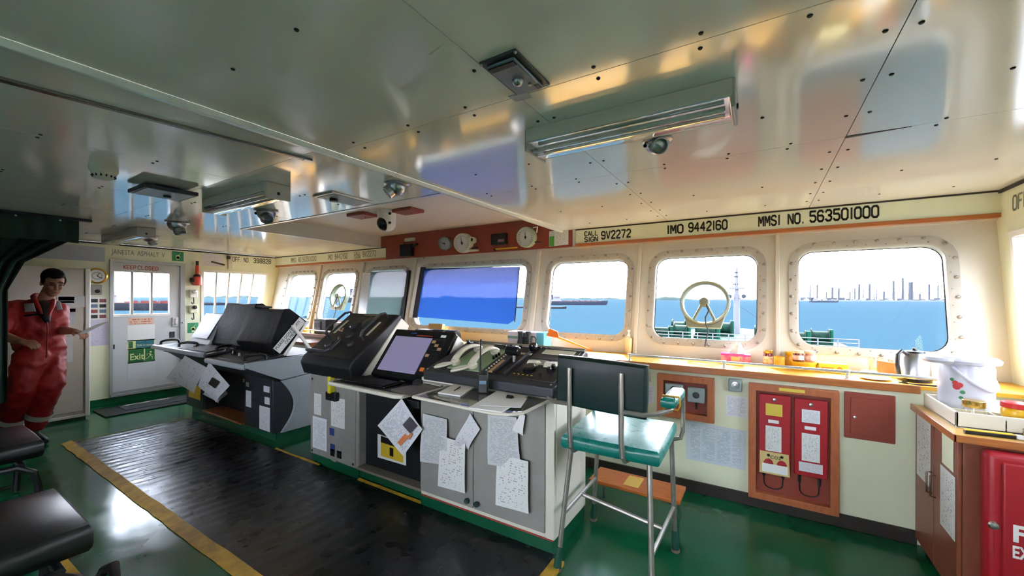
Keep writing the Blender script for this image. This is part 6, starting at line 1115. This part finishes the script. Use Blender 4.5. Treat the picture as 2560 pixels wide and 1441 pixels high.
q = [onWin(893, 806, .04), onWin(913, 806, .04), onWin(926, 682, .04), onWin(906, 682, .04)]; MB().hexa([p-wN*.012 for p in q]+q).build('side_track', m_steel, t, smooth=0); q = [onWin(1001, 806, .04), onWin(1007, 806, .04), onWin(1024, 676, .04), onWin(1018, 676, .04)]; MB().hexa([p-wN*.024 for p in q]+q).build('side_track', m_dg2, t, smooth=0)
def clearview(label, uc, vc, rpx_pt, lab2):
    c = onWin(uc, vc, .0); r = (onWin(uc, rpx_pt, .0)-c).length; t = thing('clear_view_screen', label, 'clear view screen', c+wE*-r, 'clear view screens'); M = frame(c, (1, 0, 0), wE, wN); m = mat('screen_paint', '757a64', .4)
    MB(M).lathe([(r, -.045), (r, .02), (r*.94, .03), (r*.88, .02), (r*.86, -.045)], n=40).build('ring', m, t)
    L = []
    for z in (-.045, .012): L.append([(r*math.cos(math.radians(a)), r*math.sin(math.radians(a)), z) for a in range(215, 326, 10)]+[(r*.66, -r*1.12, z), (-r*.66, -r*1.12, z)])
    MB(M).loft(L).build('base_plate', m, t, bevel=.004)
    MB(M).lathe([(0, .05), (r*.14, .05), (r*.19, .04), (r*.2, -.02), (0, -.03)], n=22).build('motor_hub', m, t)
    for s in (-1, 1): MB(M).tube([(s*r*.1, -r*.1, .01), (s*r*.42, -r*.78, .005)], .012, 8).build('strut', m, t)
    MB(M).tube([(r*.1, -r*.1, .04), (r*.2, -r*.4, .04), (r*.08, -r*.7, .04), (r*.1, -r*1.0, .03), (r*.2, -r*1.25, .03), (r*.12, -r*1.7, .03), (r*.1, -r*1.95, .04)], .006, 6).build('cable', m_dg, t)
    MB(M).lathe([(r*.9, -.046), (0, -.046)], n=30).build('glass_disc', m_glass, t)
clearview('round clear view screen in the starboard middle window', 1761, 757, 702, ''); clearview('round clear view screen in the second port window', 847, 741, 712, '')
# ------------------------------------------------------------------ green curtain bundle at the port aft ceiling
m_cur = mat('dark_green_curtain', '0b2a1c', .7, bump=.3, bscale=20)
cu = thing('curtain', 'dark green blackout curtain gathered behind the person', 'curtain', (-5.9, .6, 1.2)); cx = -5.35
def wavy(x, y0, y1, z0, z1, amp, waves, N=60, rows=6, taper=None):
    mb = MB(); L = []
    for j in range(rows+1):
        t = j/rows; z = z0+(z1-z0)*t; a, b = (taper(t) if taper else (y0, y1)); row = []
        for i in range(N+1): s = i/N; row.append(Vector((x+amp*math.sin(2*math.pi*waves*s+.6*math.sin(3*t)), a+(b-a)*s, z+.01*math.sin(9*s))))
        L.append(row)
    G = L+[[p+Vector((-.012, 0, 0)) for p in r] for r in L[::-1]]
    mb.loft(G, close=False, cap=False, ring=True); return mb
wavy(-5.3, -.6, 1.02, 1.93, 2.14, .012, 14).build('valance', m_cur, cu, smooth=60)
MB().box(-5.33, -5.27, -.6, 1.1, 2.135, 2.158).build('rail', m_dg2, cu, bevel=.003)
def tp(t):   # narrow at the tie, wider near the rail
    k = max(0, (t-.72)/.28); return (.36-.1*k, .62+.38*k**1.6)
wavy(-5.36, .3, .7, .55, 1.97, .03, 6, taper=tp).build('drape', m_cur, cu, smooth=60)
MB().tube([(-5.37, .42, 2.145-.2), (-5.37, .55, 2.145-.2)], .01, 6).build('tie_cord', m_dg2, cu)
for y in (-.2, .1, .4, .65, .9): MB().sphere((-5.268, y, 2.12), .008, 8, 6).build('rail_runner', m_alu, cu)
wpn = tag(MB().box(-5.6, -5.42, -2.3, .42, .0, 1.98).build('chart_room_partition', mat('grey_partition', '8f8f92', .5), smooth=0), 'grey partition behind the green curtain', 'partition')
# ------------------------------------------------------------------ black armchairs at the lower left
m_lea = mat('black_leather', '0e0f10', .32, bump=.06, bscale=18); m_bt = mat('black_tube', '101114', .35)
def armchair(label, ox, oy):
    t = thing('armchair', label, 'chair', (ox, oy, 0), 'black armchairs facing the consoles')
    M = Matrix.Translation((ox, oy, .50)) @ Matrix.Rotation(math.radians(0), 4, 'Z')
    reparent(cushion(-.62, 0, -.75, 0, -.11, 0, 'seat', m_lea, .035, M), t)
    Mb = Matrix.Translation((ox-.31, oy-.78, .78)) @ Matrix.Rotation(math.radians(80), 4, 'X'); reparent(cushion(-.29, .29, -.28, .28, -.05, .05, 'backrest', m_lea, .03, Mb), t)
    for s in (-.64, .03):
        x = ox+s
        MB().tube([(x, oy+.0-.04, .01), (x, oy-.03, .2), (x, oy-.05, .31), (x, oy-.12, .36), (x, oy-.62, .36), (x, oy-.72, .31), (x, oy-.76, .2), (x, oy-.78, .01)], .02, 10).build('side_frame', m_bt, t)
        for k in range(4): yy = oy-.2-k*.13; MB().tube([(x, yy, .05), (x, yy, .35)], .011, 8).build('slat', m_bt, t)
        MB().tube([(x, oy-.05, .05), (x, oy-.76, .05)], .014, 8).build('lower_rail', m_bt, t)
    for yy in (-.1, -.7): MB().tube([(ox-.64, oy+yy, .365), (ox+.03, oy+yy, .365)], .018, 8).build('cross_tube', m_bt, t)
    return t
ac = armchair('nearest black padded armchair at the lower left', -2.36, .50)
clone(ac, (-1.66, .12, 0), 'second black padded armchair in front of the person in red')
t = thing('footrest', 'black plastic footrest on the floor beside the nearest armchair', 'footrest', (-1.95, .55, 0)); a = onZ(285, 1430, .1); MB().tube([(a.x-.08, a.y-.05, .02), (a.x-.06, a.y-.02, .1), (a.x, a.y, .13), (a.x+.1, a.y-.02, .1), (a.x+.12, a.y-.08, .02)], .022, 10).build('hoop', m_black, t)
# ------------------------------------------------------------------ person in red coverall
def J(u, v, Z): return CAM+ray(u, v)*Z
m_skin = mat('skin', '9a6a50', .5); m_hair = mat('black_hair', '0a0808', .6, bump=.5, bscale=90, spec=.15); m_cov = mat('red_coverall', '9a110e', .6, bump=.6, bscale=16, var=.2, vscale=5); m_strip = mat('reflective_strip', 'b9b6b2', .4); m_shirt = mat('black_shirt', '141416', .7); m_shoe = mat('black_shoe', '0f0f11', .4)
def blob(mb, pts, n=14):
    """chain of overlapping round sections: (point, radius[, squash along view])"""
    P_ = [p for p, r in pts]; R_ = [r for p, r in pts]; Q = []; RR = []
    for i in range(len(P_)-1):
        for k in range(4): Q.append(P_[i].lerp(P_[i+1], k/4)); RR.append(R_[i]+(R_[i+1]-R_[i])*k/4)
    Q.append(P_[-1]); RR.append(R_[-1]); mb.tube(Q, RR, n); mb.sphere(Q[0], RR[0], n, 8); mb.sphere(Q[-1], RR[-1], n, 8)
def fuse(mb, name, m, parent, vox, sm=6):
    o = mb.build(name, m, parent, smooth=180); md = o.modifiers.new('remesh', 'REMESH'); md.mode = 'VOXEL'; md.voxel_size = vox; md.use_smooth_shade = True
    s = o.modifiers.new('smooth', 'SMOOTH'); s.iterations = sm; s.factor = .5; return o
ZP = 4.05
body = MB()
hc = J(133, 708, ZP)            # head centre
fd = (cR*.80-cF*.42+Vector((0, 0, -.42))).normalized()      # where the face looks
fs = fd.cross(Vector((0, 0, 1))).normalized(); fu = fs.cross(fd)  # his left is -fs
MH = Matrix(((fd.x, fs.x, fu.x, hc.x), (fd.y, fs.y, fu.y, hc.y), (fd.z, fs.z, fu.z, hc.z), (0, 0, 0, 1)))
H = lambda x, y, z: MH @ Vector((x, y, z))
def ell(mb, c, rx, ry, rz, n=18, m=12):
    L = []
    for i in range(m+1):
        th = math.pi*i/m
        L.append([MH @ (Vector(c)+Vector((rx*max(math.sin(th), 1e-3)*math.cos(2*math.pi*k/n), ry*max(math.sin(th), 1e-3)*math.sin(2*math.pi*k/n), -rz*math.cos(th)))) for k in range(n)])
    mb.loft(L)
ell(body, (-.012, 0, .03), .098, .078, .10); ell(body, (.028, 0, -.055), .062, .058, .07); ell(body, (.062, 0, -.098), .026, .03, .022)
blob(body, [(H(.088, 0, .028), .010), (H(.108, 0, -.018), .0155)]); 
for s in (-1, 1): ell(body, (-.012, s*.078, -.01), .02, .01, .03); ell(body, (.07, s*.035, -.02), .022, .02, .02); ell(body, (.082, s*.03, .042), .014, .024, .009)
ell(body, (.082, 0, -.058), .012, .024, .007); ell(body, (.079, 0, -.072), .012, .02, .007)
nk = J(112, 752, ZP); blob(body, [(H(-.03, 0, -.07), .056), (nk, .058), (J(105, 775, ZP), .07)])
def hand(mb, wrist, direc, palm_n, curl=.5, size=1.0, spread=.1, thumb_side=1):
    d = Vector(direc).normalized(); n = Vector(palm_n).normalized(); n = (n-d*n.dot(d)).normalized(); s = d.cross(n)*thumb_side; k = size
    pc = wrist+d*.05*k
    for a in (-.03, -.01, .01, .03): blob(mb, [(wrist+s*a*.6, .017*k), (wrist+d*.085*k+s*a*k, .0125*k)], 8)
    for i, (a, l) in enumerate(((.033, .072), (.011, .08), (-.011, .074), (-.032, .058))):
        p = wrist+d*.09*k+s*a*k; q = [(p, .0098*k)]; ang = 0
        for j in range(3):
            ang += curl*(.55+.2*j); p = p+(d*math.cos(ang)+n*math.sin(ang))*l*k*(.42, .32, .26)[j]; q.append((p, .0092*k-.0008*j))
        blob(mb, q, 8)
    p = wrist+d*.025*k+s*.03*k; q = [(p, .0125*k)]; p2 = p+(d*.6+s*.7+n*.2)*.036*k; q.append((p2, .011*k)); p3 = p2+(d*.85+n*.45+s*.0)*.032*k; q.append((p3, .0095*k)); blob(mb, q, 8)
# his left arm (far side, holding the paper) and right arm (near side)
sl, el, wl_ = J(152, 772, ZP+.10), J(150, 826, ZP+.06), J(188, 829, ZP-.02)
sr, er, wr_ = J(30, 772, ZP-.16), J(-8, 836, ZP-.30), J(56, 856, ZP-.36)
blob(body, [(sl.lerp(el, .7), .045), (el, .042), (el.lerp(wl_, .4), .040), (wl_, .028)]); hand(body, wl_, J(215, 836, ZP-.04)-wl_, Vector((0, 0, -1)), .75, .95, thumb_side=-1)
blob(body, [(sr.lerp(er, .7), .048), (er, .045), (er.lerp(wr_, .4), .042), (wr_, .029)]); hand(body, wr_, J(85, 862, ZP-.36)-wr_, -cR*.2+Vector((0, 0, -1))+cF*.5, .95, .95, thumb_side=1)
pr_ = fuse(body, 'person', m_skin, None, .0055, 3); tag(pr_, 'person in a red coverall reading a sheet of paper while walking', 'person')
# hair
hb = MB(); ell(hb, (-.030, 0, .054), .098, .086, .09); ell(hb, (-.075, 0, -.01), .045, .072, .07); ell(hb, (.042, 0, .105), .056, .058, .032); ell(hb, (.078, .022, .098), .024, .03, .016)
for s in (-1, 1): ell(hb, (.005, s*.072, .03), .035, .015, .04)
hr_ = fuse(hb, 'hair', m_hair, pr_, .006, 2)
for s in (-1, 1):
    e = MB(); ell(e, (.087, s*.031, .018), .006, .014, .005, 10, 6); e.build('eye', m_black, pr_); e = MB(); ell(e, (.092, s*.031, .041), .006, .02, .004, 10, 6); e.build('eyebrow', m_hair, pr_)
e = MB(); ell(e, (.0925, 0, -.065), .004, .02, .003, 10, 6); e.build('mouth_line', mat('lip', '6e3a32', .5), pr_)
# coverall: trunk, collar, sleeves, trousers fused into one garment
cv = MB()
def sect(mb, rows, n=22):
    """stack of elliptical sections (centre, half width across, half depth) oriented to his chest"""
    fx_ = (cR*.72-cF*.69); fx_.normalize(); wx = fx_.cross(Vector((0, 0, 1))).normalized(); L = []
    for c, w, d in rows: L.append([c+wx*w*math.cos(2*math.pi*k/n)+fx_*d*math.sin(2*math.pi*k/n)+Vector((0, 0, .0)) for k in range(n)])
    mb.loft(L)
sect(cv, [(J(104, 895, ZP-.06), .13, .10), (J(100, 868, ZP-.05), .185, .135), (J(97, 845, ZP-.04), .18, .13), (J(94, 815, ZP-.03), .20, .14), (J(93, 790, ZP-.03), .215, .14), (J(96, 772, ZP-.02), .205, .12), (J(102, 758, ZP), .14, .09), (J(107, 750, ZP), .085, .075)])
blob(cv, [(J(60, 770, ZP-.08), .075), (sr, .082), (sr.lerp(er, .5), .082), (sr.lerp(er, .85), .078)]); blob(cv, [(J(130, 768, ZP+.04), .07), (sl, .068), (sl.lerp(el, .5), .066), (sl.lerp(el, .9), .06)])
hl, hr2 = J(122, 885, ZP+.0), J(82, 890, ZP-.14)
kl, kr = J(128, 962, ZP-.10), J(58, 970, ZP-.22); al, ar = J(88, 1062, ZP-.08), J(22, 1068, ZP-.1)
blob(cv, [(hl, .125), (hl.lerp(kl, .5), .115), (kl, .095), (kl.lerp(al, .5), .088), (al, .075)]); blob(cv, [(hr2, .13), (hr2.lerp(kr, .5), .122), (kr, .105), (kr.lerp(ar, .5), .095), (ar, .082)])
cvo = fuse(cv, 'coverall', m_cov, pr_, .011, 4)
dsp = cvo.modifiers.new('folds', 'DISPLACE'); tx_ = bpy.data.textures.new('cloth_folds', 'CLOUDS'); tx_.noise_scale = .09; tx_.noise_depth = 1; dsp.texture = tx_; dsp.strength = .035; dsp.mid_level = .5; dsp.texture_coords = 'GLOBAL'
cl = MB(); blob(cl, [(J(84, 742, ZP-.02), .024), (J(86, 752, ZP-.12), .022), (J(97, 768, ZP-.175), .016), (J(104, 784, ZP-.19), .010)]); blob(cl, [(J(134, 752, ZP+.02), .02), (J(132, 762, ZP-.06), .02), (J(127, 776, ZP-.125), .015), (J(122, 790, ZP-.155), .010)]); blob(cl, [(J(84, 742, ZP-.02), .024), (J(90, 738, ZP+.06), .024), (J(104, 741, ZP+.09), .024)]); fuse(cl, 'collar', m_cov, pr_, .007, 3)
sh_ = MB(); blob(sh_, [(J(109, 764, ZP-.075), .052), (J(112, 785, ZP-.11), .045), (J(118, 804, ZP-.135), .022)]); fuse(sh_, 'shirt', m_shirt, pr_, .007, 3)
fl = MB(); fl.tube([J(118, 806, ZP-.175), J(119, 830, ZP-.19), J(118, 860, ZP-.19), J(116, 895, ZP-.16)], .006, 6); fl.build('zip_fly', m_cov, pr_)
def patch(uv, Z, name, m=m_strip):
    q = [J(u, v, Z) for u, v in uv]; mb = MB(); mb.sheet(q, .006, 4, 4, lambda a, b: .008*math.sin(math.pi*a)); return mb.build(name, m, pr_, smooth=60)
patch([(62, 781), (88, 779), (82, 758), (60, 760)], ZP-.20, 'shoulder_strip'); patch([(142, 776), (155, 774), (150, 755), (140, 757)], ZP-.06, 'shoulder_strip')
patch([(60, 793), (98, 788), (97, 784), (60, 788)], ZP-.205, 'chest_line', m_dg2)
for a, k, w in ((al, kl, .1), (ar, kr, .108)): c0 = a.lerp(k, .18); c1 = a.lerp(k, .30); MB().tube([c0, c1], w*.93, 22, cap=False).build('leg_strip', m_strip, pr_)
for a, d in ((al, 1), (ar, 1)):
    g = Vector((a.x, a.y, 0)); dd = (cR*.85-cF*.3); dd.z = 0; dd.normalize(); s = MB(); blob(s, [(g-dd*.06+Vector((0, 0, .055)), .05), (g+dd*.06+Vector((0, 0, .045)), .045), (g+dd*.17+Vector((0, 0, .034)), .034)]); s.box(g.x-.03, g.x+.03, g.y-.03, g.y+.03, .0, .12); fuse(s, 'shoe', m_shoe, pr_, .01, 3)
# sheet of paper in his left hand
q = [J(185, 838, ZP-.06), J(212, 836, ZP-.12), J(272, 806, ZP-.10), J(240, 812, ZP+.06)]; tag(MB().sheet(q, .0008, 4, 4, lambda a, b: .006*math.sin(2*a)).build('paper_sheet', m_note, smooth=60), 'sheet of paper held by the person in red', 'paper')
